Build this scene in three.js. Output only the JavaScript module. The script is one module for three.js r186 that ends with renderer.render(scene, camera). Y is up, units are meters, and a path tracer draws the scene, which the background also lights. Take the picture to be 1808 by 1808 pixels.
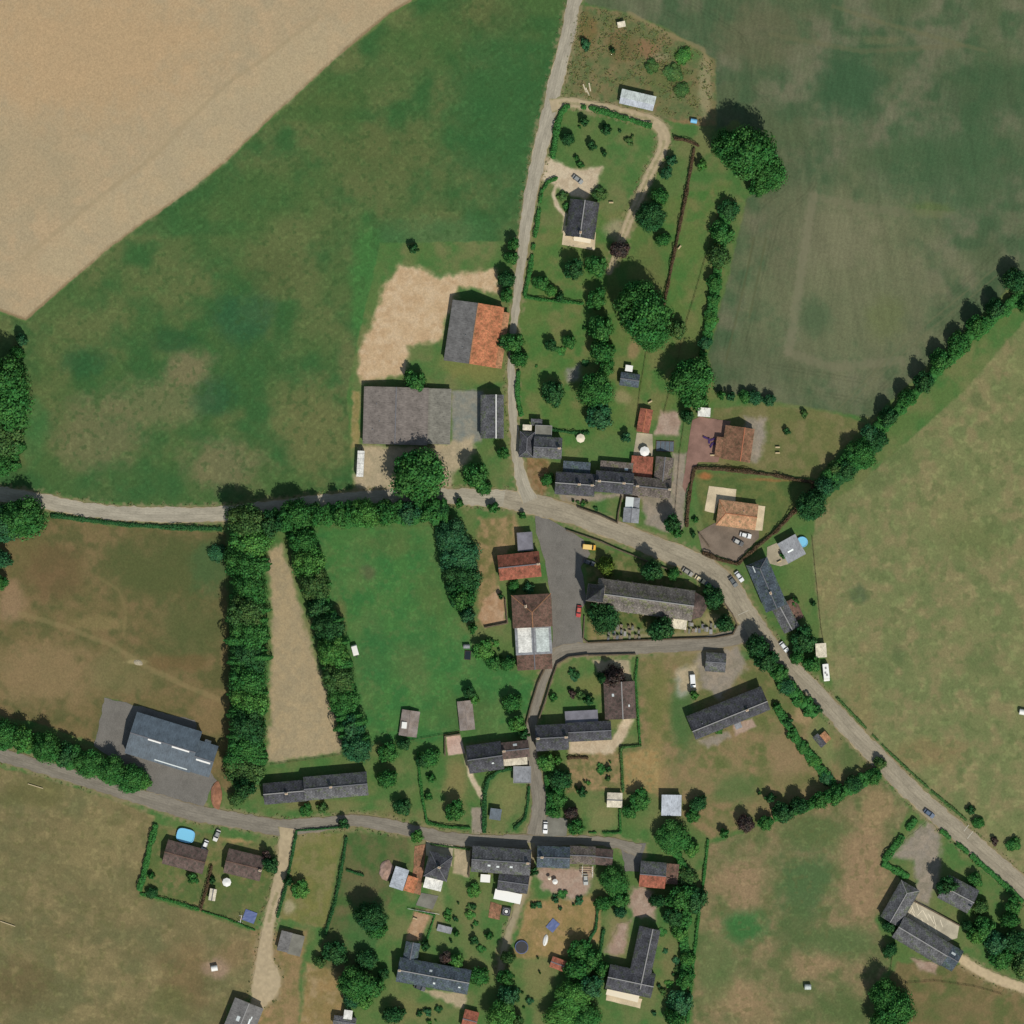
import * as THREE from 'three';
import { mergeGeometries } from 'three/addons/utils/BufferGeometryUtils.js';

// ------------------------------------------------------------------ camera, sky, sun, exposure
const scene = new THREE.Scene();
const ALT = 1800;                                   // metres above the village, survey-flight view
const camera = new THREE.PerspectiveCamera(2 * Math.atan(180.8 / ALT) * 180 / Math.PI, 1, 50, 12000);
camera.position.set(0, ALT, 0); camera.up.set(0, 0, -1); camera.lookAt(0, 0, 0);
const SUN = new THREE.Vector3(0.47, 1.5, 1).normalize();   // late morning, south-south-east
{
  const w = 128, h = 64, d = new Float32Array(w * h * 4);
  for (let j = 0; j < h; j++) for (let i = 0; i < w; i++) {
    const el = (j + 0.5) / h * Math.PI - Math.PI / 2, az = (i + 0.5) / w * 2 * Math.PI - Math.PI;
    const v = new THREE.Vector3(Math.cos(el) * Math.cos(az), Math.sin(el), Math.cos(el) * Math.sin(az));
    const t = Math.pow(1 - Math.max(0, v.y), 3), g = Math.pow(Math.max(0, v.dot(SUN)), 8) * 0.16;
    const k = (j * w + i) * 4;
    d[k] = 0.135 + 0.2 * t + g; d[k + 1] = 0.19 + 0.19 * t + g; d[k + 2] = 0.27 + 0.14 * t + g * 0.9; d[k + 3] = 1;
  }
  const t = new THREE.DataTexture(d, w, h, THREE.RGBAFormat, THREE.FloatType);
  t.mapping = THREE.EquirectangularReflectionMapping; t.magFilter = t.minFilter = THREE.LinearFilter; t.needsUpdate = true;
  scene.background = t; scene.environment = t;
}
const sun = new THREE.DirectionalLight(new THREE.Color(1, 0.955, 0.87), 3.3);
sun.position.copy(SUN).multiplyScalar(600); scene.add(sun, sun.target); sun.castShadow = true; sun.shadow.radius = 2.5;
Object.assign(sun.shadow.camera, { left: -220, right: 220, top: 220, bottom: -220, near: 100, far: 1200 }); sun.shadow.mapSize.set(4096, 4096);
const renderer = new THREE.WebGLRenderer({ antialias: true });
renderer.toneMapping = THREE.LinearToneMapping; renderer.toneMappingExposure = 1.02; renderer.shadowMap.enabled = true;

// ------------------------------------------------------------------ helpers
const S = 0.2, X = p => (p - 904) * S, Z = p => (p - 904) * S;         // survey grid: 0.2 m steps, origin at the crossroads
let seed = 7; const rnd = () => { seed = (seed + 0x6D2B79F5) | 0; let t = Math.imul(seed ^ (seed >>> 15), 1 | seed); t = (t + Math.imul(t ^ (t >>> 7), 61 | t)) ^ t; return ((t ^ (t >>> 14)) >>> 0) / 4294967296; };
const rr = (a, b) => a + (b - a) * rnd();
const hash = (x, y) => { let n = Math.imul(x, 374761393) + Math.imul(y, 668265263) | 0; n = Math.imul(n ^ (n >>> 13), 1274126177); return ((n ^ (n >>> 16)) >>> 0) / 4294967296; };
const vnoise = (x, y) => { const i = Math.floor(x), j = Math.floor(y); let u = x - i, v = y - j; u = u * u * (3 - 2 * u); v = v * v * (3 - 2 * v);
  const a = hash(i, j), b = hash(i + 1, j), c = hash(i, j + 1), d = hash(i + 1, j + 1); return a + (b - a) * u + (c - a) * v + (a - b - c + d) * u * v; };
const fbm = (x, y, o = 4) => { let s = 0, a = 0.5, t = 0; for (let k = 0; k < o; k++) { s += a * vnoise(x, y); t += a; x = x * 2.03 + 17.3; y = y * 2.03 - 9.1; a *= 0.5; } return s / t; };
const sst = (a, b, x) => { const t = Math.min(1, Math.max(0, (x - a) / (b - a))); return t * t * (3 - 2 * t); };
const lin = c => c <= 0.04045 ? c / 12.92 : Math.pow((c + 0.055) / 1.055, 2.4);
const srgb = c => c <= 0.0031308 ? c * 12.92 : 1.055 * Math.pow(c, 1 / 2.4) - 0.055;
const col = (r, g, b, k = 1) => new THREE.Color(lin(r / 255) * k, lin(g / 255) * k, lin(b / 255) * k);
const taken = {}; const numbered = n => { const k = taken[n] = (taken[n] ?? -1) + 1; return k ? n + '_' + String(k).padStart(3, '0') : n; };
const ORD = ['first', 'second', 'third', 'fourth', 'fifth', 'sixth', 'seventh', 'eighth', 'ninth', 'tenth', 'eleventh', 'twelfth', 'thirteenth', 'fourteenth', 'fifteenth', 'sixteenth', 'seventeenth', 'eighteenth', 'nineteenth', 'twentieth', 'twenty-first', 'twenty-second', 'twenty-third', 'twenty-fourth', 'twenty-fifth', 'twenty-sixth', 'twenty-seventh'];
function tag(o, label, category, group, kind) { o.userData.label = label; o.userData.category = category; if (group) o.userData.group = group; if (kind) o.userData.kind = kind; return o; }
function mesh(name, geo, mat, parent) { const m = new THREE.Mesh(geo, mat); m.name = parent ? name : numbered(name); m.castShadow = m.receiveShadow = true; (parent || scene).add(m); return m; }
function thing(name, label, category, x, y, deg = 0, group) { const g = new THREE.Group(); g.name = numbered(name); g.position.set(X(x), 0, Z(y)); g.rotation.y = -deg * Math.PI / 180; scene.add(g); return tag(g, label, category, group); }
const box = (w, h, d, x = 0, y = 0, z = 0) => new THREE.BoxGeometry(w, h, d).translate(x, y, z);
const merge = a => mergeGeometries(a.map(g => g.index ? g.toNonIndexed() : g));
function setUV(g, f) { const p = g.attributes.position, u = new Float32Array(p.count * 2); for (let i = 0; i < p.count; i++) { const r = f(p.getX(i), p.getY(i), p.getZ(i)); u[2 * i] = r[0]; u[2 * i + 1] = r[1]; } g.setAttribute('uv', new THREE.BufferAttribute(u, 2)); return g; }
function tex(n, f, srgbOut = true) {       // f(u 0..1, v 0..1) -> [r,g,b] 0..1 display values
  const d = new Uint8Array(n * n * 4);
  for (let j = 0; j < n; j++) for (let i = 0; i < n; i++) { const c = f(i / n, j / n), k = (j * n + i) * 4; d[k] = c[0] * 255; d[k + 1] = c[1] * 255; d[k + 2] = c[2] * 255; d[k + 3] = 255; }
  const t = new THREE.DataTexture(d, n, n); t.wrapS = t.wrapT = THREE.RepeatWrapping; t.magFilter = THREE.LinearFilter; t.minFilter = THREE.LinearMipmapLinearFilter; t.generateMipmaps = true; if (srgbOut) t.colorSpace = THREE.SRGBColorSpace; t.needsUpdate = true; return t;
}
// tileable fbm on the unit square with p lattice cells
const wrapn = (u, v, p, s = 0) => { const x = u * p, y = v * p, i = Math.floor(x), j = Math.floor(y); let a = x - i, b = y - j; a = a * a * (3 - 2 * a); b = b * b * (3 - 2 * b); const m = q => ((q % p) + p) % p; const H = (c, d) => hash(m(c) + s * 91, m(d) + s * 57);
  const A = H(i, j), B = H(i + 1, j), C = H(i, j + 1), D = H(i + 1, j + 1); return A + (B - A) * a + (C - A) * b + (A - B - C + D) * a * b; };
const wfbm = (u, v, p, o, s = 0) => { let r = 0, a = 0.5, t = 0; for (let k = 0; k < o; k++) { r += a * wrapn(u, v, p << k, s + k); t += a; a *= 0.5; } return r / t; };
const cl = x => Math.min(1, Math.max(0, x));

// ------------------------------------------------------------------ textures and materials (tile sizes in metres)
const T = {
  asphalt: tex(512, (u, v) => { const n = 0.755 + 0.1 * (wfbm(u, v, 4, 3, 1) - 0.5) + 0.18 * (wfbm(u, v, 64, 3, 2) - 0.5); const p = wfbm(u, v, 6, 3, 9) > 0.64 ? -0.02 : 0; return [cl(n + p), cl(n + p), cl(n + p - 0.01)]; }),
  road: tex(512, (u, v) => { let n = 0.75 + 0.12 * (wfbm(u, v, 5, 3, 31) - 0.5) + 0.16 * (wfbm(u, v, 48, 3, 32) - 0.5); const wob = (wfbm(0.5, v, 8, 3, 33) - 0.5) * 0.06;
    for (const c of [0.27, 0.43, 0.6, 0.76]) n += 0.02 * Math.exp(-Math.pow((u + wob - c) / 0.045, 2)); n -= 0.03 * Math.exp(-Math.pow((u + wob - 0.515) / 0.03, 2));
    const cx = Math.floor(u * 3 + 0.4), cy = Math.floor(v * 9), ph = hash(cx + 71, cy + 13); const fu = u * 3 + 0.4 - cx, fv = v * 9 - cy; if (ph > 0.8 && fu > 0.12 && fu < 0.9 && fv > 0.15 && fv < 0.15 + 0.7 * hash(cy, cx + 3)) n += ph > 0.9 ? -0.035 : 0.025;
    const cr = Math.abs(wfbm(u, v, 7, 3, 35) - 0.5); if (cr < 0.008) n -= 0.09; const e = Math.min(u, 1 - u) + (wfbm(u, v, 24, 3, 36) - 0.5) * 0.16; if (e < 0.07) { const k = 1 - sst(0, 0.07, e); return [cl(n + 0.015 * k), cl(n - 0.02 * k), cl(n - 0.11 * k)]; } return [cl(n), cl(n), cl(n - 0.01)]; }),
  gravel: tex(512, (u, v) => { const n = 0.75 + 0.34 * (wfbm(u, v, 5, 4, 3) - 0.5) + 0.3 * (wfbm(u, v, 90, 2, 4) - 0.5); const h = wfbm(u, v, 3, 3, 5) - 0.5; return [cl(n + 0.03 * h), cl(n - 0.02 * h), cl(n - 0.09 * h)]; }),
  concrete: tex(512, (u, v) => { const n = 0.76 + 0.22 * (wfbm(u, v, 4, 4, 6) - 0.5) + 0.12 * (wfbm(u, v, 80, 2, 7) - 0.5); return [cl(n), cl(n), cl(n - 0.012)]; }),
  slate: tex(512, (u, v) => { const r = Math.floor(v * 32), o = (r % 2) * 0.5, c = Math.floor(u * 24 + o); const f = v * 32 - r, g = u * 24 + o - c; let n = 0.7 + 0.2 * (hash(c % 24 + 5, r + 3) - 0.5) + 0.3 * (wfbm(u, v, 4, 4, 11) - 0.5); if (f < 0.12 || g < 0.06) n -= 0.12; const li = wfbm(u, v, 12, 3, 13); if (li > 0.63) n += 0.12; n += 0.16 * (wrapn(u, v * 0.25, 28, 14) - 0.5) * wfbm(u, v, 3, 2, 16); const mo = wfbm(u, v, 5, 4, 18); return mo > 0.6 ? [cl(n * 0.93), cl(n * 0.98), cl(n * 0.84)] : [cl(n), cl(n), cl(n)]; }),
  tile: tex(512, (u, v) => { const r = Math.floor(v * 24), c = Math.floor(u * 32); const f = v * 24 - r, g = u * 32 - c; let n = 0.74 + 0.16 * (hash(c + 15, r + 33) - 0.5) + 0.2 * (wfbm(u, v, 4, 4, 15) - 0.5); if (f < 0.12) n -= 0.1; n += 0.04 * Math.cos(g * 6.283); n += 0.14 * (wfbm(u, v, 3, 3, 24) - 0.5); const m = wfbm(u, v, 9, 3, 17); return m > 0.62 ? [cl(n * 0.86), cl(n * 0.92), cl(n * 0.9)] : [cl(n), cl(n), cl(n)]; }),
  sheetm: tex(512, (u, v) => { const c = Math.floor(u * 6); const g = u * 6 - c; let n = 0.76 + 0.035 * (hash(c, 7 + Math.floor(v * 3)) - 0.5) + 0.16 * (wfbm(u, v, 5, 4, 19) - 0.5) + 0.05 * Math.cos(u * 48 * 6.283) + 0.14 * (wrapn(u, v * 0.25, 36, 20) - 0.5); if (g < 0.03) n -= 0.04; if (wfbm(u, v, 14, 3, 22) > 0.68) n -= 0.08; return [cl(n), cl(n), cl(n)]; }),
  plaster: tex(256, (u, v) => { const n = 0.8 + 0.16 * (wfbm(u, v, 5, 5, 21) - 0.5); return [cl(n), cl(n - 0.005), cl(n - 0.02)]; }),
  stone: tex(256, (u, v) => { const r = Math.floor(v * 12), c = Math.floor(u * 8 + (r % 2) * 0.5); const n = 0.7 + 0.3 * (hash(c % 8, r) - 0.5) + 0.2 * (wfbm(u, v, 16, 3, 23) - 0.5); return [cl(n), cl(n - 0.02), cl(n - 0.05)]; }),
};
const mats = {};
function mat(key, map, rgb, o = {}) { return mats[key] ||= new THREE.MeshPhysicalMaterial({ specularIntensity: o.rough < 0.65 ? 1 : 0.35, map: map ? T[map] : null, color: rgb.isColor ? rgb : col(...rgb, map ? 1.75 : 1), roughness: o.rough ?? 0.9, metalness: o.metal ?? 0, bumpMap: o.bump ? T[map] : null, bumpScale: o.bump || 0, side: THREE.DoubleSide }); }
const M = {
  asphaltDark: mat('asphaltDark', 'asphalt', [118, 114, 109]), asphalt: mat('asphalt', 'road', [134, 127, 116]), asphaltLight: mat('asphaltLight', 'road', [156, 146, 128]), asphaltPale: mat('asphaltPale', 'road', [166, 158, 142]),
  track: mat('track', 'gravel', [174, 157, 128]), concreteYard: mat('concreteYard', 'concrete', [182, 173, 154]), ruin: mat('ruin', 'gravel', [140, 128, 120]), sand: mat('sand', 'gravel', [182, 157, 124]), sandGrey: mat('sandGrey', 'gravel', [163, 149, 122]), paddock: mat('paddock', 'gravel', [160, 143, 112]), gravelPale: mat('gravelPale', 'gravel', [190, 172, 146]), gravelGrey: mat('gravelGrey', 'gravel', [140, 130, 118]), soil: mat('soil', 'gravel', [158, 128, 98]), pink: mat('pink', 'gravel', [158, 132, 118]),
  concrete: mat('concrete', 'concrete', [124, 122, 114]), concretePale: mat('concretePale', 'concrete', [170, 159, 138]), rubble: mat('rubble', 'gravel', [152, 108, 84]), fibreGreen: mat('fibreGreen', 'sheetm', [126, 123, 113], { bump: 0.03 }), paving: mat('paving', 'concrete', [205, 188, 160]), pavPurple: mat('pavPurple', 'concrete', [138, 108, 98]), pavBrown: mat('pavBrown', 'concrete', [124, 110, 98]), brick: mat('brick', 'tile', [150, 110, 85]),
  slateDark: mat('slateDark', 'slate', [84, 84, 89], { bump: 0.012, rough: 0.75 }), slateBlue: mat('slateBlue', 'slate', [84, 94, 103], { bump: 0.012, rough: 0.7 }), slateGrey: mat('slateGrey', 'slate', [104, 104, 106], { bump: 0.012, rough: 0.8 }), slateTaupe: mat('slateTaupe', 'slate', [112, 103, 96], { bump: 0.012 }), slateBrown: mat('slateBrown', 'tile', [104, 88, 82], { bump: 0.015 }),
  slateWarm: mat('slateWarm', 'slate', [128, 121, 114], { bump: 0.012, rough: 0.85 }), wallTop: mat('wallTop', 'stone', [112, 102, 88]),
  tileOrange: mat('tileOrange', 'tile', [188, 122, 88], { bump: 0.02 }), tileRed: mat('tileRed', 'tile', [158, 97, 78], { bump: 0.02 }), tileBrown: mat('tileBrown', 'tile', [118, 92, 80], { bump: 0.02 }), tileTan: mat('tileTan', 'tile', [190, 146, 112], { bump: 0.02 }), tileUmber: mat('tileUmber', 'tile', [140, 104, 82], { bump: 0.02 }), tileOld: mat('tileOld', 'tile', [176, 128, 94], { bump: 0.02 }),
  fibre: mat('fibre', 'sheetm', [118, 116, 114], { bump: 0.03 }), fibreWarm: mat('fibreWarm', 'sheetm', [122, 114, 108], { bump: 0.03 }), steelBlue: mat('steelBlue', 'sheetm', [82, 94, 104], { bump: 0.03, rough: 0.55 }), steelPale: mat('steelPale', 'sheetm', [176, 182, 190], { bump: 0.03, rough: 0.5 }), steelGrey: mat('steelGrey', 'sheetm', [136, 138, 142], { bump: 0.03, rough: 0.6 }), sheetWhite: mat('sheetWhite', 'sheetm', [222, 220, 212], { bump: 0.02, rough: 0.5 }), sheetCream: mat('sheetCream', 'sheetm', [216, 206, 184], { bump: 0.02 }), sheetMint: mat('sheetMint', 'sheetm', [186, 194, 190], { bump: 0.03, rough: 0.5 }), lavender: mat('lavender', 'concrete', [124, 122, 132]),
  plaster: mat('plaster', 'plaster', [196, 184, 164]), stone: mat('stone', 'stone', [150, 138, 120]), white: mat('white', null, [232, 230, 224], { rough: 0.6 }), cream: mat('cream', null, [226, 214, 190], { rough: 0.7 }), ridge: mat('ridge', null, [150, 148, 146]), ridgeDark: mat('ridgeDark', null, [112, 112, 116]), ridgeRed: mat('ridgeRed', null, [170, 108, 80]),
  dark: mat('dark', null, [40, 40, 44], { rough: 0.6 }), glass: mat('glass', null, [34, 42, 48], { rough: 0.12 }), frost: mat('frost', null, [212, 218, 216], { rough: 0.35 }), wood: mat('wood', 'tile', [104, 82, 60]), woodPale: mat('woodPale', null, [186, 170, 136]), bark: mat('bark', null, [74, 62, 50]), rubber: mat('rubber', null, [28, 28, 30]), chrome: mat('chrome', null, [170, 172, 176], { rough: 0.35, metal: 0.7 }), red: mat('red', null, [150, 24, 18], { rough: 0.4 }), door: mat('door', null, [92, 70, 54]),
  poolBlue: mat('poolBlue', null, [120, 186, 224], { rough: 0.4 }), blue: mat('blue', null, [86, 100, 144], { rough: 0.6 }), violet: mat('violet', null, [66, 46, 92], { rough: 0.7 }),
};
const matWater = new THREE.MeshPhysicalMaterial({ color: col(128, 198, 228), roughness: 0.08, clearcoat: 0.3 });
const tileOf = { asphalt: 12, gravel: 14, concrete: 10 };
// ------------------------------------------------------------------ geometry of the setting: roads
function curve(pts, step = 6) {           // resampled Catmull-Rom through [x, y, width] grid points -> metres
  const c = new THREE.CatmullRomCurve3(pts.map(p => new THREE.Vector3(X(p[0]), p[2] * S, Z(p[1]))), false, 'centripetal');
  const n = Math.max(8, Math.round(c.getLength() / (step * S))); return c.getSpacedPoints(n);
}
function ribbonGeo(pts, y, tile, jit = 0.25) {
  const q = curve(pts), pos = [], uv = [], idx = []; let s = 0;
  for (let i = 0; i < q.length; i++) {
    const a = q[Math.max(0, i - 1)], b = q[Math.min(q.length - 1, i + 1)]; let dx = b.x - a.x, dz = b.z - a.z; const l = Math.hypot(dx, dz); dx /= l; dz /= l;
    if (i) s += Math.hypot(q[i].x - q[i - 1].x, q[i].z - q[i - 1].z);
    const w = q[i].y / 2, jl = (fbm(s * 0.5, 3.3 + pts[0][0], 3) - 0.5) * jit * 4, jr = (fbm(s * 0.5, 9.7 + pts[0][1], 3) - 0.5) * jit * 4;
    for (const k of [-1, -0.5, 0, 0.5, 1]) { const e = k * w + (k === -1 ? jl : k === 1 ? jr : 0); pos.push(q[i].x - dz * e, y, q[i].z + dx * e); uv.push(tile === 12 ? k * 0.5 + 0.5 : e / tile, s / (tile === 12 ? 30 : tile)); }
    if (i) { const o = i * 5; for (let k = 0; k < 4; k++) idx.push(o - 5 + k, o - 4 + k, o + k, o - 4 + k, o + 1 + k, o + k); }
  }
  const g = new THREE.BufferGeometry(); g.setAttribute('position', new THREE.Float32BufferAttribute(pos, 3)); g.setAttribute('uv', new THREE.Float32BufferAttribute(uv, 2)); g.setIndex(idx); g.computeVertexNormals();
  if (g.attributes.normal.getY(2) < 0) { const ix = g.index.array; for (let i = 0; i < ix.length; i += 3) { const t = ix[i]; ix[i] = ix[i + 1]; ix[i + 1] = t; } g.computeVertexNormals(); }
  return g;
}
function polyPts(poly, smooth, jit) {
  let v = poly.map(p => new THREE.Vector3(X(p[0]), 0, Z(p[1])));
  if (smooth) { const c = new THREE.CatmullRomCurve3(v, true, 'centripetal'); v = c.getSpacedPoints(Math.max(24, Math.round(c.getLength() / 1.2))); v.pop(); }
  else { const o = []; for (let i = 0; i < v.length; i++) { const a = v[i], b = v[(i + 1) % v.length], n = Math.max(1, Math.round(a.distanceTo(b) / 1.5)); for (let k = 0; k < n; k++) o.push(a.clone().lerp(b, k / n)); } v = o; }
  return v.map(p => new THREE.Vector3(p.x + (fbm(p.x * 0.6, p.z * 0.6, 2) - 0.5) * jit * 3, 0, p.z + (fbm(p.x * 0.6 + 40, p.z * 0.6 + 40, 2) - 0.5) * jit * 3));
}
let level = 0.01;
function sheet(name, label, poly, m, o = {}) {
  const v = polyPts(poly, o.smooth, o.jit ?? 0.15), sh = new THREE.Shape(v.map(p => new THREE.Vector2(p.x, -p.z)));
  const g = new THREE.ShapeGeometry(sh).rotateX(-Math.PI / 2); const t = o.tile || 12; level += o.ground ? 0.003 : 0.0016; const y = o.y ?? level;
  g.translate(0, y, 0); setUV(g, o.ground ? (x, _, z) => [(x + 200) / 400, (z + 200) / 400] : (x, _, z) => [x / t, z / t]);
  const k = mesh(name, g, m); k.castShadow = false; return tag(k, label, o.cat || name.split('_').pop(), null, 'structure');
}
const roads = [
  ['road', 'pale country road running in from the west past the green meadow', M.asphaltPale, [[-60, 862, 26], [0, 872, 26], [60, 882, 27], [120, 894, 26], [200, 905, 26], [300, 909, 27], [400, 906, 27], [470, 898, 27], [560, 888, 27], [640, 880, 27], [720, 876, 28], [800, 876, 29], [850, 879, 30], [905, 882, 32]]],
  ['road', 'main village street passing north of the church and leaving to the southeast', M.asphaltLight, [[890, 881, 32], [940, 890, 38], [1000, 905, 36], [1060, 927, 35], [1120, 950, 36], [1180, 974, 38], [1240, 1002, 42], [1282, 1034, 44], [1310, 1075, 42], [1332, 1106, 38], [1362, 1142, 32], [1400, 1182, 31], [1450, 1232, 31], [1500, 1287, 33], [1560, 1347, 34], [1620, 1407, 35], [1700, 1475, 35], [1760, 1526, 35], [1808, 1568, 35], [1870, 1622, 35]]],
  ['lane', 'narrow lane leading north between the green meadow and the gardens', M.asphaltPale, [[1030, -60, 25], [1014, 0, 25], [1003, 60, 25], [988, 120, 26], [972, 190, 27], [955, 260, 26], [940, 330, 24], [928, 400, 21], [919, 470, 17], [911, 540, 14], [904, 600, 13], [903, 650, 14], [905, 720, 15], [911, 790, 17], [922, 850, 22], [936, 884, 30]]],
  ['lane', 'grey lane running along the south side of the churchyard', M.asphalt, [[975, 1158, 26], [1000, 1149, 25], [1040, 1146, 24], [1100, 1144, 24], [1160, 1141, 24], [1220, 1137, 25], [1280, 1130, 28], [1318, 1116, 36]]],
  ['lane', 'curving lane dropping south from the square between garden walls', M.asphalt, [[990, 1152, 26], [972, 1170, 22], [958, 1205, 18], [946, 1245, 17], [937, 1285, 18], [936, 1320, 19], [943, 1360, 22], [951, 1400, 26], [951, 1440, 28], [944, 1475, 30]]],
  ['road', 'lower village road passing the blue-roofed barn and the bungalows', M.asphalt, [[-60, 1312, 24], [0, 1332, 24], [60, 1350, 24], [150, 1377, 25], [250, 1408, 27], [350, 1436, 30], [430, 1450, 28], [500, 1461, 30], [560, 1456, 25], [620, 1449, 22], [680, 1456, 23], [740, 1470, 23], [800, 1481, 22], [860, 1486, 22], [920, 1485, 24], [960, 1486, 20], [1020, 1484, 16], [1090, 1489, 18], [1130, 1503, 22]]],
  ['path', 'narrow stony path going down between the southern gardens', M.track, [[940, 1488, 10], [938, 1520, 9], [930, 1560, 10], [914, 1600, 12], [898, 1645, 12], [890, 1675, 12], [882, 1720, 10]]],
  ['track', 'curved dirt track looping round the northern orchard garden', M.track, [[972, 186, 22], [1000, 181, 18], [1060, 190, 18], [1120, 205, 19], [1152, 214, 20], [1171, 235, 21], [1168, 265, 18], [1150, 300, 16], [1130, 345, 16], [1112, 385, 15], [1098, 420, 13], [1075, 480, 9]]],
  ['track', 'dirt track going south beside the two brown bungalows', M.track, [[508, 1462, 30], [500, 1515, 22], [488, 1575, 20], [474, 1630, 20], [467, 1690, 28], [470, 1735, 50], [456, 1770, 26]]],
  ['track', 'pale sandy drive leading east from the slate farmyard', M.gravelPale, [[1650, 1655, 14], [1700, 1695, 16], [1750, 1724, 17], [1808, 1744, 17], [1870, 1760, 17]]],
];
let ry = 0.13;
const trackMeshes = [];
for (const [n, l, m, pts] of roads) { ry += 0.004; const k = mesh(n, ribbonGeo(pts, ry, n === 'road' || n === 'lane' ? 12 : 14, n === 'road' || n === 'lane' ? 0.32 : 0.6), m); k.castShadow = false; tag(k, l, n, null, 'structure'); if (n === 'track' || n === 'path') trackMeshes.push(k); }

// ------------------------------------------------------------------ ground colour: one procedural map in world metres (400 x 400 m), soft-edged plots of grass, crop and soil
const plots = [];   // poly, colours (display values), noise cell in grid steps, edge softness, spots [x,y,rx,ry,[rgb],strength]
const plot = (poly, cs, cell, soft, spots = [], o = {}) => plots.push({ poly, cs, cell, soft, spots, ...o });
const G = { lawn: [[80, 104, 58], [100, 108, 66], [68, 102, 54]], dry: [[118, 112, 76], [84, 100, 58], [134, 114, 82]], meadow: [[72, 98, 55], [92, 103, 63], [58, 93, 52]] };
const FIELD = {
  wheat: [[-120, -120], [726, -120], [726, 2], [690, 22], [600, 96], [480, 206], [400, 284], [300, 361], [200, 432], [120, 500], [45, 566], [20, 557], [-120, 500]],
  west: [[728, 2], [1006, -120], [1002, 20], [975, 110], [945, 250], [912, 425], [670, 428], [655, 500], [622, 640], [612, 700], [622, 862], [420, 888], [300, 894], [150, 882], [60, 866], [-120, 848], [-120, 520], [20, 559], [45, 568], [200, 434], [400, 287], [600, 98]],
  northeast: [[1040, -120], [1920, -120], [1920, 390], [1800, 490], [1700, 585], [1600, 680], [1540, 738], [1450, 722], [1262, 690], [1250, 625], [1290, 470], [1318, 350], [1380, 300], [1300, 210], [1262, 230], [1262, 105], [1180, 52], [1100, 20], [1030, 5]],
  east: [[1920, 460], [1800, 575], [1700, 690], [1600, 780], [1520, 850], [1440, 905], [1432, 960], [1448, 1130], [1475, 1225], [1560, 1315], [1700, 1448], [1808, 1545], [1920, 1640]],
  southeast: [[1252, 1492], [1330, 1462], [1450, 1420], [1558, 1376], [1606, 1428], [1556, 1520], [1598, 1558], [1546, 1622], [1572, 1700], [1535, 1760], [1530, 1920], [1215, 1920], [1225, 1700], [1240, 1560]],
  southwest: [[-120, 1330], [60, 1368], [200, 1412], [272, 1440], [262, 1500], [244, 1582], [360, 1612], [452, 1648], [462, 1700], [440, 1760], [400, 1775], [380, 1920], [-120, 1920]],
  paddockW: [[-120, 940], [0, 960], [88, 912], [200, 928], [398, 940], [404, 1200], [410, 1400], [360, 1378], [345, 1275], [186, 1232], [168, 1312], [60, 1275], [-120, 1240]],
  central: [[500, 935], [640, 930], [775, 928], [785, 1020], [815, 1110], [850, 1160], [940, 1195], [930, 1300], [760, 1310], [640, 1310], [590, 1180], [540, 1010]],
  dryLawn: [[1125, 1160], [1240, 1140], [1340, 1170], [1420, 1240], [1545, 1355], [1450, 1412], [1330, 1458], [1255, 1480], [1150, 1400], [1100, 1330], [1130, 1310]],
  bottomRight: [[1585, 1700], [1700, 1702], [1760, 1736], [1920, 1770], [1920, 1920], [1540, 1920], [1545, 1760]],
};
plot([[-120, -120], [1920, -120], [1920, 1920], [-120, 1920]], [[88, 111, 62], [108, 114, 72], [74, 109, 58]], 44, 2, [[802, 1385, 22, 44, [130, 118, 78], .7], [890, 1400, 30, 40, [124, 122, 78], .7], [1062, 1445, 32, 26, [132, 124, 84], .7], [1050, 1210, 40, 20, [118, 116, 70], .6], [770, 1600, 18, 50, [140, 126, 90], .6], [820, 1600, 26, 40, [112, 112, 72], .6], [1180, 1690, 20, 50, [126, 112, 78], .6], [1090, 1650, 24, 50, [140, 122, 88], .7], [720, 1785, 60, 24, [120, 116, 74], .6], [950, 1730, 30, 50, [124, 118, 78], .7], [1160, 1420, 30, 40, [128, 118, 80], .5], [1235, 1430, 30, 50, [116, 110, 72], .5], [680, 1440, 60, 14, [122, 112, 76], .6], [1420, 1010, 26, 60, [104, 116, 68], .6], [1230, 1390, 50, 30, [126, 114, 76], .5], [560, 1420, 90, 14, [128, 116, 80], .6], [860, 660, 60, 20, [120, 118, 70], .7], [820, 640, 60, 24, [122, 120, 72], .7], [900, 740, 20, 90, [110, 116, 70], .6], [1130, 640, 26, 60, [130, 120, 78], .6], [1060, 460, 40, 40, [104, 114, 66], .6]]);
plot([[900, 420], [1290, 320], [1260, 720], [1000, 790], [915, 780]], [[90, 112, 60], [110, 114, 70], [74, 110, 56]], 34, 8, [[1118, 615, 12, 22, [150, 124, 92], .8], [1098, 700, 16, 14, [150, 134, 100], .7], [1090, 405, 26, 18, [150, 140, 112], .8], [1150, 470, 30, 60, [98, 104, 62], .7]]);
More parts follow.
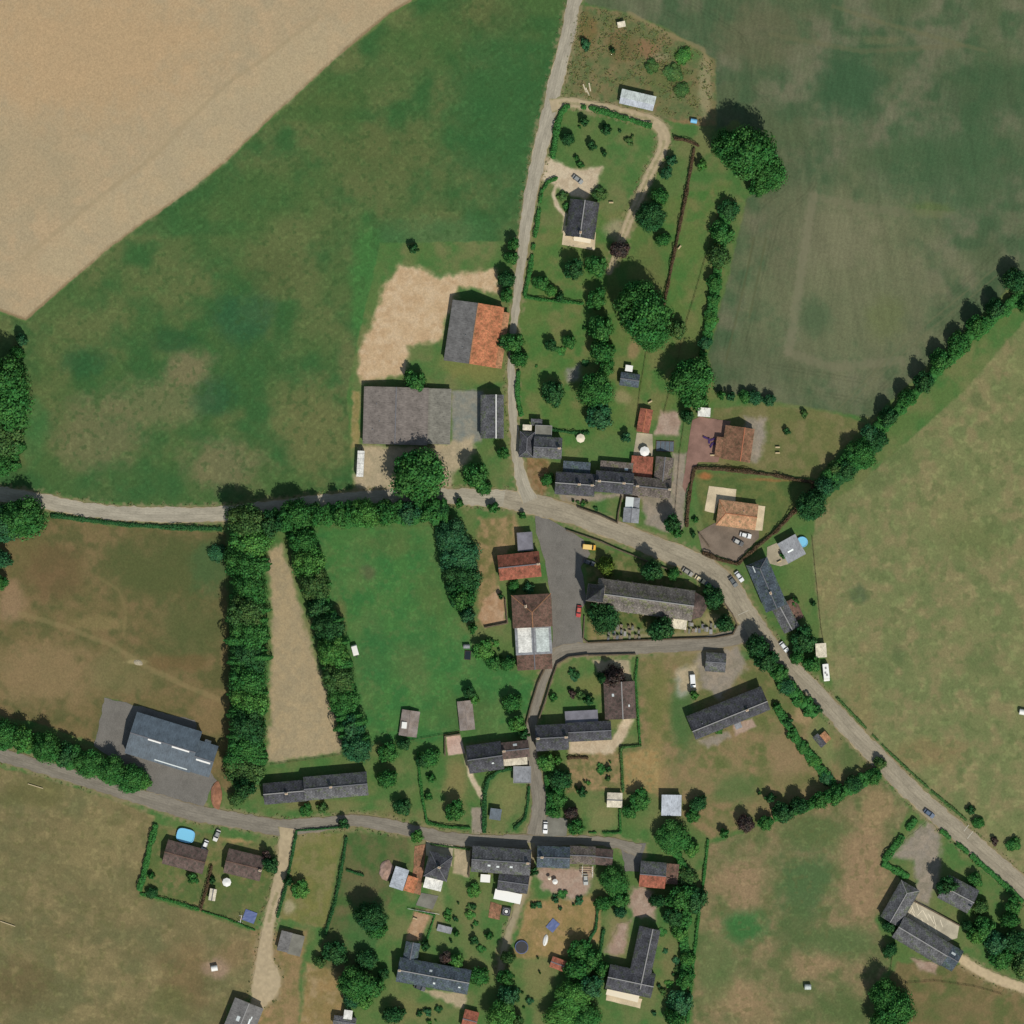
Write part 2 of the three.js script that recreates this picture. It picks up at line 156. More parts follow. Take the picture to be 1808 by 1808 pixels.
plot(FIELD.northeast, [[85, 97, 69], [106, 107, 84], [72, 92, 64]], 56, 3, [[1500, 150, 60, 60, [60, 88, 60], .85], [1660, 300, 150, 110, [66, 92, 62], .7], [1420, 320, 60, 40, [66, 90, 62], .6], [1500, 500, 190, 200, [108, 110, 82], .85], [1470, 420, 90, 60, [118, 116, 90], .7], [1440, 560, 34, 40, [68, 90, 62], .6], [1340, 60, 90, 60, [100, 98, 74], .6], [1400, 380, 60, 120, [98, 100, 76], .5], [1560, 560, 40, 40, [98, 108, 66], .4], [1640, 370, 40, 14, [92, 108, 60], .5], [1560, 70, 40, 8, [112, 110, 80], .5], [1350, 640, 120, 40, [92, 96, 72], .4], [1740, 160, 120, 60, [58, 84, 56], .5]], { streak: [0.16, 1, 9], rows: [0.985, 0.17, 9, 0.014], head: [24, 30, 58, 64] });
plot(FIELD.west, G.meadow, 85, 2, [[880, 200, 100, 190, [54, 94, 53], .75], [600, 60, 0, 0, [0, 0, 0], 0], [560, 200, 130, 16, [52, 92, 50], .6], [300, 400, 130, 18, [56, 94, 52], .6], [660, 270, 90, 60, [90, 99, 60], .6], [760, 420, 120, 40, [74, 108, 66], .6], [330, 650, 46, 40, [120, 111, 81], .85], [430, 560, 60, 50, [46, 86, 58], .6], [270, 710, 100, 46, [112, 110, 76], .75], [170, 770, 80, 64, [112, 107, 76], .75], [390, 825, 80, 46, [120, 110, 80], .75], [560, 760, 66, 95, [106, 106, 68], .75], [300, 600, 50, 24, [42, 82, 48], .7], [150, 640, 50, 26, [44, 84, 50], .6], [380, 700, 40, 36, [48, 84, 54], .7], [60, 760, 24, 60, [62, 112, 62], .5], [645, 500, 30, 130, [66, 112, 58], .8], [615, 650, 22, 60, [108, 106, 70], .6], [480, 480, 60, 40, [82, 92, 56], .5], [860, 30, 80, 40, [90, 94, 58], .5], [560, 190, 90, 40, [84, 98, 56], .5]], { tuft: [10, [56, 84, 46], .4], rows: [0.62, 0.78, 11, 0.015] });
plot(FIELD.wheat, [[170, 151, 120], [164, 148, 119], [175, 153, 121]], 40, 1.5, [[150, 90, 230, 130, [178, 150, 114], .7], [60, 300, 120, 90, [160, 144, 114], .4], [420, 200, 120, 40, [176, 158, 126], .4]], { edge: [130, 110, 82], edgeW: 7, rows: [0.6, 0.8, 7, 0.007] });
plot([[90, 425], [178, 350], [277, 274], [356, 192], [460, 111], [560, 34], [640, 40], [600, 92], [480, 200], [400, 278], [300, 355], [200, 426], [110, 500], [60, 470]], [[171, 154, 123], [167, 151, 122], [175, 155, 123]], 40, 9);
plot([[1018, 5], [1100, 22], [1180, 52], [1262, 105], [1264, 225], [1205, 218], [1150, 205], [1060, 182], [1000, 172], [990, 130]], [[108, 108, 72], [122, 110, 78], [90, 104, 66]], 18, 3, [[1140, 85, 26, 18, [138, 104, 78], .7], [1245, 150, 12, 60, [150, 140, 108], .7], [1210, 25 + 70, 30, 14, [78, 112, 60], .7], [1165, 100, 18, 8, [146, 132, 104], .6], [1035, 50, 20, 30, [118, 96, 60], .6], [1210, 218, 60, 8, [138, 112, 80], .7], [1180, 140, 40, 26, [92, 100, 58], .6], [1100, 80, 30, 30, [108, 88, 58], .5]]);
plot(FIELD.east, [[117, 121, 80], [107, 116, 75], [129, 122, 86]], 36, 3, [[1515, 1048, 18, 18, [80, 96, 66], .8], [1460, 1020, 24, 80, [132, 120, 84], .5], [1520, 1250, 30, 90, [130, 114, 80], .5], [1640, 1330, 60, 30, [134, 112, 80], .5], [1585, 1155, 14, 20, [86, 100, 64], .6], [1730, 1170, 30, 30, [92, 106, 66], .5], [1725, 705, 14, 14, [92, 104, 66], .7], [1550, 850, 30, 20, [92, 104, 66], .5], [1560, 800, 80, 20, [86, 106, 62], .5], [1720, 950, 60, 40, [98, 108, 66], .5], [1690, 900, 50, 40, [124, 122, 82], .5]], { tuft: [15, [94, 106, 66], .5] });
plot(FIELD.southeast, [[132, 116, 86], [112, 110, 76], [92, 102, 64]], 38, 4, [[1316, 1635, 44, 36, [58, 104, 56], .9], [1420, 1560, 50, 70, [76, 100, 62], .9], [1440, 1470, 70, 34, [86, 102, 62], .8], [1315, 1560, 44, 52, [142, 120, 92], .9], [1525, 1540, 42, 110, [144, 120, 92], .9], [1545, 1430, 34, 40, [142, 122, 90], .8], [1300, 1760, 60, 36, [144, 122, 92], .85], [1430, 1700, 50, 26, [140, 120, 90], .8], [1480, 1660, 70, 30, [86, 104, 64], .8], [1260, 1700, 40, 70, [88, 106, 64], .7], [1490, 1780, 70, 40, [84, 100, 60], .8], [1400, 1640, 40, 50, [80, 98, 60], .7], [1340, 1800, 40, 30, [138, 118, 88], .7]], { tuft: [9, [96, 98, 62], .4] });
plot(FIELD.southwest, [[115, 107, 74], [106, 104, 71], [128, 116, 82]], 46, 3, [[40, 1740, 60, 50, [98, 88, 60], .6], [170, 1480, 60, 50, [132, 120, 84], .7], [60, 1400, 60, 30, [92, 94, 56], .5], [330, 1720, 50, 70, [112, 92, 64], .5], [380, 1710, 26, 20, [150, 126, 108], .8], [340, 1640, 70, 20, [122, 112, 78], .5], [420, 1680, 30, 30, [128, 108, 78], .6], [300, 1770, 40, 30, [92, 100, 60], .5], [270, 1470, 12, 60, [136, 122, 84], .5]], { streak: [1, 0.3, 12], tuft: [12, [98, 98, 62], .4] });
plot(FIELD.paddockW, [[106, 98, 64], [120, 104, 72], [92, 92, 58]], 26, 3, [[300, 1000, 130, 60, [82, 90, 54], .85], [340, 1110, 70, 60, [84, 92, 56], .7], [80, 1190, 110, 60, [136, 116, 84], .8], [90, 1010, 60, 50, [108, 88, 62], .6], [370, 1000, 36, 50, [70, 98, 60], .6], [220, 1190, 60, 40, [112, 108, 72], .6], [20, 1060, 24, 40, [150, 122, 96], .7], [180, 1100, 60, 14, [132, 118, 80], .6], [310, 1170, 70, 16, [112, 92, 62], .6], [240, 1168, 22, 5, [156, 142, 102], .8], [370, 1260, 30, 40, [134, 112, 80], .6]]);
plot(FIELD.central, [[70, 112, 59], [84, 113, 64], [60, 107, 57]], 46, 8, [[650, 1010, 16, 14, [92, 92, 66], .7], [600, 1090, 12, 40, [108, 104, 66], .7], [720, 1170, 40, 40, [78, 102, 60], .5], [760, 1050, 30, 60, [86, 102, 58], .5], [660, 1150, 40, 60, [54, 98, 56], .4], [690, 960, 50, 30, [86, 102, 58], .5], [820, 1260, 60, 50, [78, 96, 54], .4]], { tuft: [9, [92, 110, 66], .4] });
plot([[845, 915], [905, 908], [925, 940], [930, 965], [880, 985], [870, 1080], [845, 1110], [838, 1000]], [[128, 116, 78], [100, 104, 62], [150, 126, 92]], 18, 6);
plot(FIELD.dryLawn, [[122, 114, 78], [96, 104, 62], [134, 116, 84]], 26, 4, [[1205, 1260, 26, 70, [70, 102, 58], .8], [1390, 1330, 40, 60, [138, 118, 88], .7], [1300, 1390, 40, 30, [84, 106, 62], .7], [1450, 1310, 24, 60, [112, 124, 78], .7], [1420, 1260, 20, 18, [156, 134, 100], .8], [1160, 1250, 24, 90, [112, 112, 66], .6], [1160, 1350, 20, 60, [150, 126, 88], .6], [1500, 1330, 24, 40, [78, 100, 58], .7], [1420, 1380, 60, 20, [108, 106, 68], .4], [1370, 1230, 20, 50, [96, 110, 64], .7], [1205, 1200, 16, 30, [160, 158, 146], .85]]);
plot(FIELD.bottomRight, [[110, 102, 68], [92, 100, 60], [124, 108, 76]], 28, 4, [[1700, 1780, 60, 30, [116, 104, 72], .6], [1560, 1800, 30, 40, [70, 104, 58], .6]]);
plot([[1035, 955], [1180, 1010], [1250, 1036], [1298, 1098], [1290, 1120], [1180, 1130], [1035, 1132]], [[92, 100, 58], [122, 116, 78], [76, 98, 52]], 14, 3, [[1260, 1095, 24, 14, [160, 144, 112], .7], [1200, 1120, 60, 6, [160, 144, 112], .6], [1048, 1118, 16, 14, [142, 124, 84], .7], [1100, 1112, 34, 4, [158, 146, 122], .7], [1105, 1122, 40, 3.5, [160, 148, 122], .7], [1240, 1109, 40, 3, [160, 148, 122], .6]]);
plot([[1222, 828], [1440, 852], [1335, 965], [1240, 930]], [[92, 104, 60], [108, 110, 66], [78, 98, 54]], 20, 3, [[1245, 840, 14, 8, [166, 104, 66], .8], [1370, 846, 60, 4, [146, 104, 66], .7]]);
plot([[1345, 715], [1450, 725], [1530, 745], [1440, 845], [1230, 820], [1260, 720]], [[108, 108, 68], [118, 112, 76], [96, 104, 62]], 24, 3);
plot([[280, 1455], [470, 1490], [490, 1560], [450, 1640], [250, 1578]], [[96, 106, 62], [120, 112, 76], [84, 102, 58]], 16, 3, [[430, 1480, 50, 8, [168, 136, 96], .8], [330, 1458, 40, 8, [140, 124, 86], .7], [400, 1600, 40, 30, [84, 96, 58], .6]]);
plot([[525, 1470], [605, 1470], [590, 1560], [575, 1640], [495, 1620]], [[118, 116, 68], [104, 110, 64], [124, 118, 78]], 20, 3, [[508, 1600, 12, 14, [164, 152, 124], .8]]);
plot([[612, 1470], [720, 1470], [725, 1530], [690, 1580], [640, 1760], [560, 1700]], [[92, 100, 62], [104, 100, 68], [72, 98, 54]], 26, 5, [[650, 1650, 40, 60, [64, 108, 60], .6], [640, 1560, 40, 30, [110, 100, 72], .6]]);
plot([[930, 1590], [1060, 1580], [1060, 1660], [990, 1690], [905, 1690]], [[142, 122, 80], [122, 112, 72], [154, 128, 90]], 16, 5);
plot([[1090, 1310], [1100, 1395], [1000, 1400], [1000, 1320]], [[126, 116, 80], [104, 106, 66], [150, 126, 92]], 12, 4);
plot([[1100, 1330], [1160, 1320], [1165, 1400], [1100, 1400]], [[156, 134, 92], [128, 120, 80], [150, 126, 84]], 10, 4, [[1158, 1437, 10, 14, [164, 112, 80], .8]]);
plot([[440, 1640], [545, 1640], [530, 1720], [520, 1920], [440, 1920], [450, 1760]], [[138, 118, 84], [150, 124, 92], [118, 110, 72]], 20, 5);
plot([[540, 1700], [610, 1720], [600, 1920], [520, 1920]], [[148, 124, 84], [128, 114, 74], [152, 132, 98]], 20, 5);
const softs = [];
plot([[796, 690], [852, 690], [852, 780], [800, 792]], [[128, 128, 118], [118, 124, 118], [140, 136, 122]], 14, 4);
const softSheet = (n, l, poly, cs, s, cat) => { plot(poly, cs, 16, s); softs.push([n, l, poly, cat]); };
softSheet('yard', 'sandy bare yard beside the grey and orange barn', [[706, 468], [740, 472], [775, 488], [830, 480], [876, 474], [884, 490], [880, 518], [810, 506], [790, 560], [776, 602], [722, 612], [716, 660], [640, 674], [630, 660], [634, 620], [660, 560], [676, 510]], [[188, 162, 128], [180, 152, 118], [194, 170, 138]], 6);
softSheet('yard', 'pale sandy forecourt where the white trailer stands', [[632, 786], [760, 788], [835, 770], [838, 796], [800, 840], [800, 868], [690, 868], [632, 868], [627, 840]], [[166, 152, 124], [156, 144, 118], [174, 158, 130]], 6);
softSheet('paddock', 'long tapering sandy paddock between two rows of trees', [[470, 968], [496, 962], [512, 1005], [530, 1070], [546, 1130], [566, 1190], [588, 1250], [602, 1310], [600, 1332], [520, 1338], [470, 1348], [476, 1280], [478, 1180], [478, 1080], [474, 1010]], [[160, 144, 114], [154, 140, 112], [166, 148, 116]], 6);
softSheet('driveway', 'pale gravel drive in front of the northern slate house', [[958, 272], [982, 284], [1008, 298], [1030, 296], [1062, 294], [1058, 312], [1050, 332], [1036, 350], [1000, 342], [980, 326], [960, 322], [948, 316]], [[188, 170, 144], [178, 160, 134], [194, 178, 152]], 4);
softSheet('terrace', 'broken grey paving on the east side of the brown-roofed bungalow', [[1312, 734], [1352, 738], [1348, 790], [1334, 816], [1322, 814]], [[140, 131, 118], [132, 124, 108], [150, 138, 122]], 6);
softSheet('garden_plot', 'bare tan vegetable plot beside the red shed', [[1166, 726], [1200, 726], [1200, 770], [1152, 768]], [[160, 136, 120], [150, 128, 112], [166, 146, 130]], 4);
softSheet('yard', 'grey yard at the front of the slate terrace row', [[985, 872], [1184, 868], [1200, 905], [1180, 940], [1140, 925], [1132, 880], [1090, 878], [1040, 886], [990, 890]], [[140, 131, 118], [132, 124, 108], [150, 138, 122]], 4);
softSheet('lane', 'stony side lane between terrace row and hedged bungalow garden', [[1188, 800], [1212, 800], [1206, 930], [1192, 950], [1184, 880]], [[140, 131, 118], [132, 124, 108], [150, 138, 122]], 4, 'lane');
softSheet('yard', 'sandy yard behind the brown hipped hall', [[852, 1062], [880, 1036], [892, 1058], [894, 1098], [856, 1106], [844, 1090]], [[168, 136, 106], [158, 126, 96], [174, 146, 118]], 4);
softSheet('courtyard', 'pinkish gravel terrace west of the dark slate cottage', [[787, 1300], [812, 1297], [822, 1330], [790, 1334]], [[186, 158, 144], [178, 150, 136], [192, 168, 154]], 1.5);
softSheet('path', 'cream garden path curving down from the dark slate cottage', [[818, 1330], [826, 1330], [838, 1372], [852, 1402], [852, 1418], [842, 1400], [826, 1370]], [[188, 170, 144], [178, 160, 134], [194, 178, 152]], 2.5);
softSheet('driveway', 'tan gated drive beside the round garden', [[832, 1424], [852, 1424], [852, 1474], [832, 1472]], [[140, 131, 118], [132, 124, 108], [150, 138, 122]], 2.5);
softSheet('courtyard', 'tan gravel courtyard south of the slate farmhouse', [[1003, 1302], [1080, 1303], [1100, 1268], [1122, 1268], [1100, 1310], [1080, 1330], [1004, 1330]], [[188, 170, 144], [178, 160, 134], [194, 178, 152]], 4);
softSheet('courtyard', 'tan gravel strip north of the brown gabled house', [[1046, 1165], [1112, 1164], [1116, 1204], [1062, 1204]], [[166, 152, 124], [156, 144, 118], [174, 158, 130]], 4);
softSheet('yard', 'grey gravel yard round the small slate garage', [[1232, 1142], [1300, 1132], [1318, 1180], [1270, 1232], [1240, 1215], [1225, 1175]], [[140, 131, 118], [132, 124, 108], [150, 138, 122]], 6);
softSheet('yard', 'pale gravel standing beside the white van', [[1195, 1182], [1232, 1170], [1232, 1220], [1202, 1222]], [[166, 152, 124], [156, 144, 118], [174, 158, 130]], 6);
softSheet('terrace', 'pinkish terrace on the south side of the long slate house', [[1292, 1278], [1328, 1266], [1334, 1282], [1298, 1298]], [[160, 136, 120], [150, 128, 112], [166, 146, 130]], 2.5);
softSheet('terrace', 'stony terrace at the west end of the long slate house', [[1232, 1306], [1284, 1288], [1292, 1300], [1248, 1322]], [[140, 131, 118], [132, 124, 108], [150, 138, 122]], 4);
softSheet('terrace', 'cream walled terrace between the southern row houses', [[800, 1494], [832, 1500], [828, 1550], [800, 1540]], [[166, 152, 124], [156, 144, 118], [174, 158, 130]], 2.5);
softSheet('courtyard', 'pinkish courtyard behind the row of slate and taupe houses', [[952, 1528], [1048, 1530], [1040, 1570], [1010, 1590], [960, 1572], [945, 1540]], [[160, 136, 120], [150, 128, 112], [166, 146, 130]], 6);
softSheet('yard', 'pinkish gravel yard below the red and grey house', [[1118, 1566], [1150, 1566], [1158, 1600], [1156, 1622], [1118, 1618], [1108, 1590]], [[160, 136, 120], [150, 128, 112], [166, 146, 130]], 6);
softSheet('yard', 'rough gravel beside the L-shaped slate house', [[1092, 1630], [1112, 1626], [1102, 1684], [1080, 1690], [1070, 1680]], [[160, 136, 120], [150, 128, 112], [166, 146, 130]], 6);
softSheet('garden_plot', 'narrow tan garden strip south of the fenced patio', [[734, 1602], [760, 1608], [744, 1660], [716, 1660]], [[168, 136, 106], [158, 126, 96], [174, 146, 118]], 4);
softSheet('terrace', 'tan terrace along the south side of the blue slate house', [[742, 1746], [826, 1752], [818, 1780], [790, 1770]], [[166, 152, 124], [156, 144, 118], [174, 158, 130]], 4);
softSheet('driveway', 'pale gravel drive between road and slate farmyard', [[1638, 1448], [1658, 1462], [1662, 1500], [1654, 1560], [1640, 1600], [1614, 1586], [1618, 1556], [1612, 1520], [1576, 1510], [1600, 1480]], [[140, 131, 118], [132, 124, 108], [150, 138, 122]], 6);
softSheet('terrace', 'pinkish terrace south of the long slate farm barn', [[1606, 1690], [1660, 1700], [1650, 1718], [1624, 1712]], [[160, 136, 120], [150, 128, 112], [166, 146, 130]], 4);
softSheet('path', 'cream gravel path curving west of the northern slate house', [[978, 326], [984, 322], [980, 345], [988, 366], [1000, 378], [998, 410], [992, 410], [994, 382], [978, 364], [973, 340]], [[188, 170, 144], [178, 160, 134], [194, 178, 152]], 2.5);
plot([[930, 806], [968, 812], [972, 850], [960, 880], [936, 870], [926, 840]], [[124, 98, 68], [140, 116, 84], [108, 96, 62]], 8, 5);
plot([[622, 690], [634, 690], [634, 790], [620, 790]], [[138, 126, 80], [122, 118, 74], [146, 132, 90]], 10, 3);
plot([[1000, 648], [1022, 644], [1024, 668], [1004, 672]], [[130, 128, 118], [120, 120, 108], [140, 136, 126]], 8, 6);
const verge = [];
for (const [n, , , pts] of roads) { const q = curve(pts, 4); const sandy = pts[0][0] === 1650; for (const p of q) verge.push([p.x / S + 904, p.z / S + 904, p.y / S / 2, n === 'track' || n === 'path' ? (sandy ? 2 : n === 'path' ? 3 : 1) : 0]); }
const vcell = new Map(); for (const v of verge) { for (let a = -1; a <= 1; a++) for (let b = -1; b <= 1; b++) { const k = (Math.floor(v[0] / 40) + a) * 1000 + Math.floor(v[1] / 40) + b; (vcell.get(k) || vcell.set(k, []).get(k)).push(v); } }
const NT = 1600, gtex = new Uint8Array(NT * NT * 4), GAIN = 1.0;
{
  const acc = new Float32Array(NT * NT * 3), px = 2000 / NT;
  const seg = (x, y, a, b) => { const dx = b[0] - a[0], dy = b[1] - a[1]; let t = ((x - a[0]) * dx + (y - a[1]) * dy) / (dx * dx + dy * dy); t = t < 0 ? 0 : t > 1 ? 1 : t; const ex = x - a[0] - t * dx, ey = y - a[1] - t * dy; return ex * ex + ey * ey; };
  plots.forEach((P, pi) => {
    let x0 = 1e9, x1 = -1e9, y0 = 1e9, y1 = -1e9; for (const p of P.poly) { x0 = Math.min(x0, p[0]); x1 = Math.max(x1, p[0]); y0 = Math.min(y0, p[1]); y1 = Math.max(y1, p[1]); }
    const pad = P.soft * 2 + 6, i0 = Math.max(0, Math.floor((x0 - pad + 96) / px)), i1 = Math.min(NT - 1, Math.ceil((x1 + pad + 96) / px)), j0 = Math.max(0, Math.floor((y0 - pad + 96) / px)), j1 = Math.min(NT - 1, Math.ceil((y1 + pad + 96) / px));
    for (let j = j0; j <= j1; j++) for (let i = i0; i <= i1; i++) {
      const x = i * px - 96, y = j * px - 96; let w = 1, sd = 99;
      if (pi) {
        let d = 1e12, inside = false; const q = P.poly;
        for (let a = 0, b = q.length - 1; a < q.length; b = a++) { const e = seg(x, y, q[a], q[b]); if (e < d) d = e; if ((q[a][1] > y) !== (q[b][1] > y) && x < (q[b][0] - q[a][0]) * (y - q[a][1]) / (q[b][1] - q[a][1]) + q[a][0]) inside = !inside; }
        sd = Math.sqrt(d) * (inside ? 1 : -1); if (sd < -pad) continue; w = sst(-P.soft, P.soft, sd + (fbm(x * 0.09 + pi * 7, y * 0.09, 3) - 0.5) * P.soft * 2.2); if (w <= 0) continue;
      }
      const c = 1 / P.cell, n1 = fbm(x * c + pi * 31, y * c - pi * 17, 4), n2 = fbm(x * c * 1.7 - pi * 13 + 50, y * c * 1.7 + 20, 4), [A, B, C] = P.cs;
      const tb = sst(0.3, 0.74, n1), tc = sst(0.36, 0.78, n2); let r = A[0], g = A[1], b = A[2];
      r += (B[0] - r) * tb; g += (B[1] - g) * tb; b += (B[2] - b) * tb; r += (C[0] - r) * tc; g += (C[1] - g) * tc; b += (C[2] - b) * tc;
      const wob = (fbm(x * 0.035 + 9, y * 0.035 + pi, 4) - 0.5) * 0.75 + (fbm(x * 0.11, y * 0.11 + pi, 3) - 0.5) * 0.4;
      for (const s of P.spots) { const e = Math.hypot((x - s[0]) / s[2], (y - s[1]) / s[3]) + wob; if (e < 1.3) { const k = s[5] * (1 - sst(0.45, 1.3, e)); r += (s[4][0] - r) * k; g += (s[4][1] - g) * k; b += (s[4][2] - b) * k; } }
      let f = 1 + (fbm(x * 0.5, y * 0.5, 3) - 0.5) * 0.16 + (hash(i, j) - 0.5) * 0.1;
      if (P.streak) f += (fbm((x * P.streak[1] - y * P.streak[0]) / P.streak[2], (x * P.streak[0] + y * P.streak[1]) / 90, 2) - 0.5) * 0.1;
      if (P.rows) f += P.rows[3] * Math.sin((x * P.rows[0] + y * P.rows[1]) / P.rows[2] * 6.283 + 2 * fbm(x * 0.01, y * 0.01, 2)) * (0.4 + 1.2 * fbm(x * 0.02 + 5, y * 0.02, 2));
      if (P.head) for (const hd of P.head) { const e = Math.abs(sd - hd); if (e < 2.2) f -= 0.07 * (1 - e / 2.2) * sst(0.3, 0.6, fbm(x * 0.02, y * 0.02 + 8, 2)); }
      if (P.tuft) { const q = fbm(x / P.tuft[0] + 77, y / P.tuft[0] + 31, 3), k = P.tuft[2] * sst(0.6, 0.74, q); r += (P.tuft[1][0] - r) * k; g += (P.tuft[1][1] - g) * k; b += (P.tuft[1][2] - b) * k; const q2 = fbm(x / P.tuft[0] * 1.6 - 7, y / P.tuft[0] * 1.6 + 3, 3); f += 0.09 * sst(0.58, 0.75, q2); }
      if (P.edge && sd < P.edgeW) { const k = 0.75 * (1 - sst(P.edgeW * 0.3, P.edgeW, sd)); r += (P.edge[0] - r) * k; g += (P.edge[1] - g) * k; b += (P.edge[2] - b) * k; }
      const o = (j * NT + i) * 3; acc[o] += (r * f - acc[o]) * w; acc[o + 1] += (g * f - acc[o + 1]) * w; acc[o + 2] += (b * f - acc[o + 2]) * w;
    }
  });
  // trodden wheel tracks in the crops and the dusty verges of the roads
  const lines = [[[40, 455], [90, 417], [178, 346], [277, 270], [356, 188], [407, 142], [460, 107], [560, 30]], [[1435, 345], [1420, 440], [1405, 540], [1392, 620]], [[1392, 622], [1470, 648], [1590, 636]], [[1440, 348], [1560, 372], [1690, 380]], [[1330, 420], [1318, 480], [1300, 560], [1280, 640]], [[1352, 420], [1340, 480], [1322, 560]], [[1480, 720], [1600, 600], [1760, 470]], [[1500, 712], [1620, 600], [1770, 478]], [[35, 1082], [120, 1108], [200, 1140], [250, 1172], [330, 1212], [400, 1240]], [[175, 1020], [210, 1042], [222, 1080], [218, 1120]], [[1110, 22], [1170, 55], [1240, 85], [1258, 130]], [[1740, 90], [1560, 40], [1470, 10]], [[1360, 60], [1520, 90], [1700, 80]], [[1000, 110], [1000, 111]]];
  const lcol = [[154, 138, 108, 4, .4], [124, 120, 96, 9, .55], [120, 116, 92, 9, .5], [118, 114, 90, 8, .4], [88, 92, 64, 2, .6], [88, 92, 64, 2, .6], [104, 106, 78, 1.6, .55], [104, 106, 78, 1.6, .5], [144, 128, 90, 5, .4], [132, 118, 80, 3, .35], [142, 126, 92, 4, .6], [108, 106, 76, 4, .4], [106, 104, 76, 5, .4], [0, 0, 0, 0, 0]];
  for (let j = 0; j < NT; j++) for (let i = 0; i < NT; i++) {
    const x = i * px - 96, y = j * px - 96, o = (j * NT + i) * 3; let r = acc[o], g = acc[o + 1], b = acc[o + 2];
    const L = vcell.get(Math.floor(x / 40) * 1000 + Math.floor(y / 40));
    if (L) { let e = 99, et = 99, tw = 1, tk = 0; for (const v of L) { const d = Math.hypot(x - v[0], y - v[1]) - v[2]; if (d < e) e = d; if (v[3] && d < et) { et = d; tw = v[2]; tk = v[3]; } } if (e < 14) { const k = 0.75 * (1 - sst(-1, 9, e + (fbm(x * 0.16, y * 0.16, 4) - 0.5) * 20)); r += (140 - r) * k; g += (126 - g) * k; b += (96 - b) * k; }
      if (tk && et < 8) { const nz = fbm(x * 0.2, y * 0.2, 4) - 0.5, k = 0.95 * (1 - sst(-2.5, 3, et + nz * 7)), c = tk === 2 ? [192, 172, 140] : tk === 3 ? [154, 142, 116] : [176, 159, 130], mid = (et + tw) / tw; r += (c[0] - r) * k; g += (c[1] - g) * k; b += (c[2] - b) * k; const f = 1 + nz * 0.2; r *= f; g *= f; b *= f; if (tk === 1 && tw < 10) { const gk = 0.5 * (1 - sst(0.12, 0.42, mid + nz * 0.5)); r += (124 - r) * gk; g += (122 - g) * gk; b += (84 - b) * gk; } } }
    lines.forEach((q, li) => { const c = lcol[li]; let e = 1e9; for (let a = 1; a < q.length; a++) { if (x < Math.min(q[a][0], q[a - 1][0]) - 12 || x > Math.max(q[a][0], q[a - 1][0]) + 12 || y < Math.min(q[a][1], q[a - 1][1]) - 12 || y > Math.max(q[a][1], q[a - 1][1]) + 12) continue; e = Math.min(e, seg(x, y, q[a - 1], q[a])); } if (e < 200 && c[3]) { const k = c[4] * (1 - sst(c[3] * 0.4, c[3] * 1.4, Math.sqrt(e) + (fbm(x * 0.2, y * 0.2, 2) - 0.5) * c[3])); r += (c[0] - r) * k; g += (c[1] - g) * k; b += (c[2] - b) * k; } });
    const p = (j * NT + i) * 4; gtex[p] = srgb(lin(r / 255) * GAIN) * 255; gtex[p + 1] = srgb(lin(g / 255) * GAIN) * 255; gtex[p + 2] = srgb(lin(b / 255) * GAIN) * 255; gtex[p + 3] = 255;
  }
}
const groundMap = new THREE.DataTexture(gtex, NT, NT); groundMap.wrapS = groundMap.wrapT = THREE.MirroredRepeatWrapping; groundMap.magFilter = THREE.LinearFilter; groundMap.minFilter = THREE.LinearMipmapLinearFilter; groundMap.generateMipmaps = true; groundMap.colorSpace = THREE.SRGBColorSpace; groundMap.needsUpdate = true;
const matGround = new THREE.MeshPhysicalMaterial({ map: groundMap, roughness: 1, specularIntensity: 0.1 });
{ const g = new THREE.PlaneGeometry(9600, 9600, 8, 8).rotateX(-Math.PI / 2); setUV(g, (x, y, z) => [(x + 200) / 400, (z + 200) / 400]); const k = mesh('ground', g, matGround); k.castShadow = false; tag(k, 'grassy village land between the gardens, reaching out to the horizon', 'ground', null, 'structure'); }
for (const k of trackMeshes) { k.material = matGround; setUV(k.geometry, (x, y, z) => [(x + 200) / 400, (z + 200) / 400]); }
const fl = (n, l, p, c) => sheet(n, l, p, matGround, { ground: true, jit: 0.25, cat: c || 'field' });
fl('wheat_field', 'pale ripe crop field filling the upper left corner', FIELD.wheat);
fl('meadow', 'big green meadow with dry patches below the pale crop field', FIELD.west, 'meadow');
fl('field', 'dull green crop field with faint wheel tracks at upper right', FIELD.northeast);
fl('pasture', 'olive yellow pasture on the right beyond the village street', FIELD.east, 'pasture');
fl('pasture', 'patchy brown and green pasture near the slate farmyard', FIELD.southeast, 'pasture');
fl('pasture', 'dry olive pasture filling the lower left corner', FIELD.southwest, 'pasture');
fl('pasture', 'brownish pasture north of the blue-roofed barn', FIELD.paddockW, 'pasture');
fl('meadow', 'smooth green meadow in the middle between two tree rows', FIELD.central, 'meadow');
fl('lawn', 'dry lawn round the long slate house beside the street', FIELD.dryLawn, 'lawn');
fl('field', 'dry field in the lower right corner below the sandy drive', FIELD.bottomRight);
for (const [n, l, p, c] of softs) sheet(n, l, p, matGround, { ground: true, jit: 0.4, cat: c });
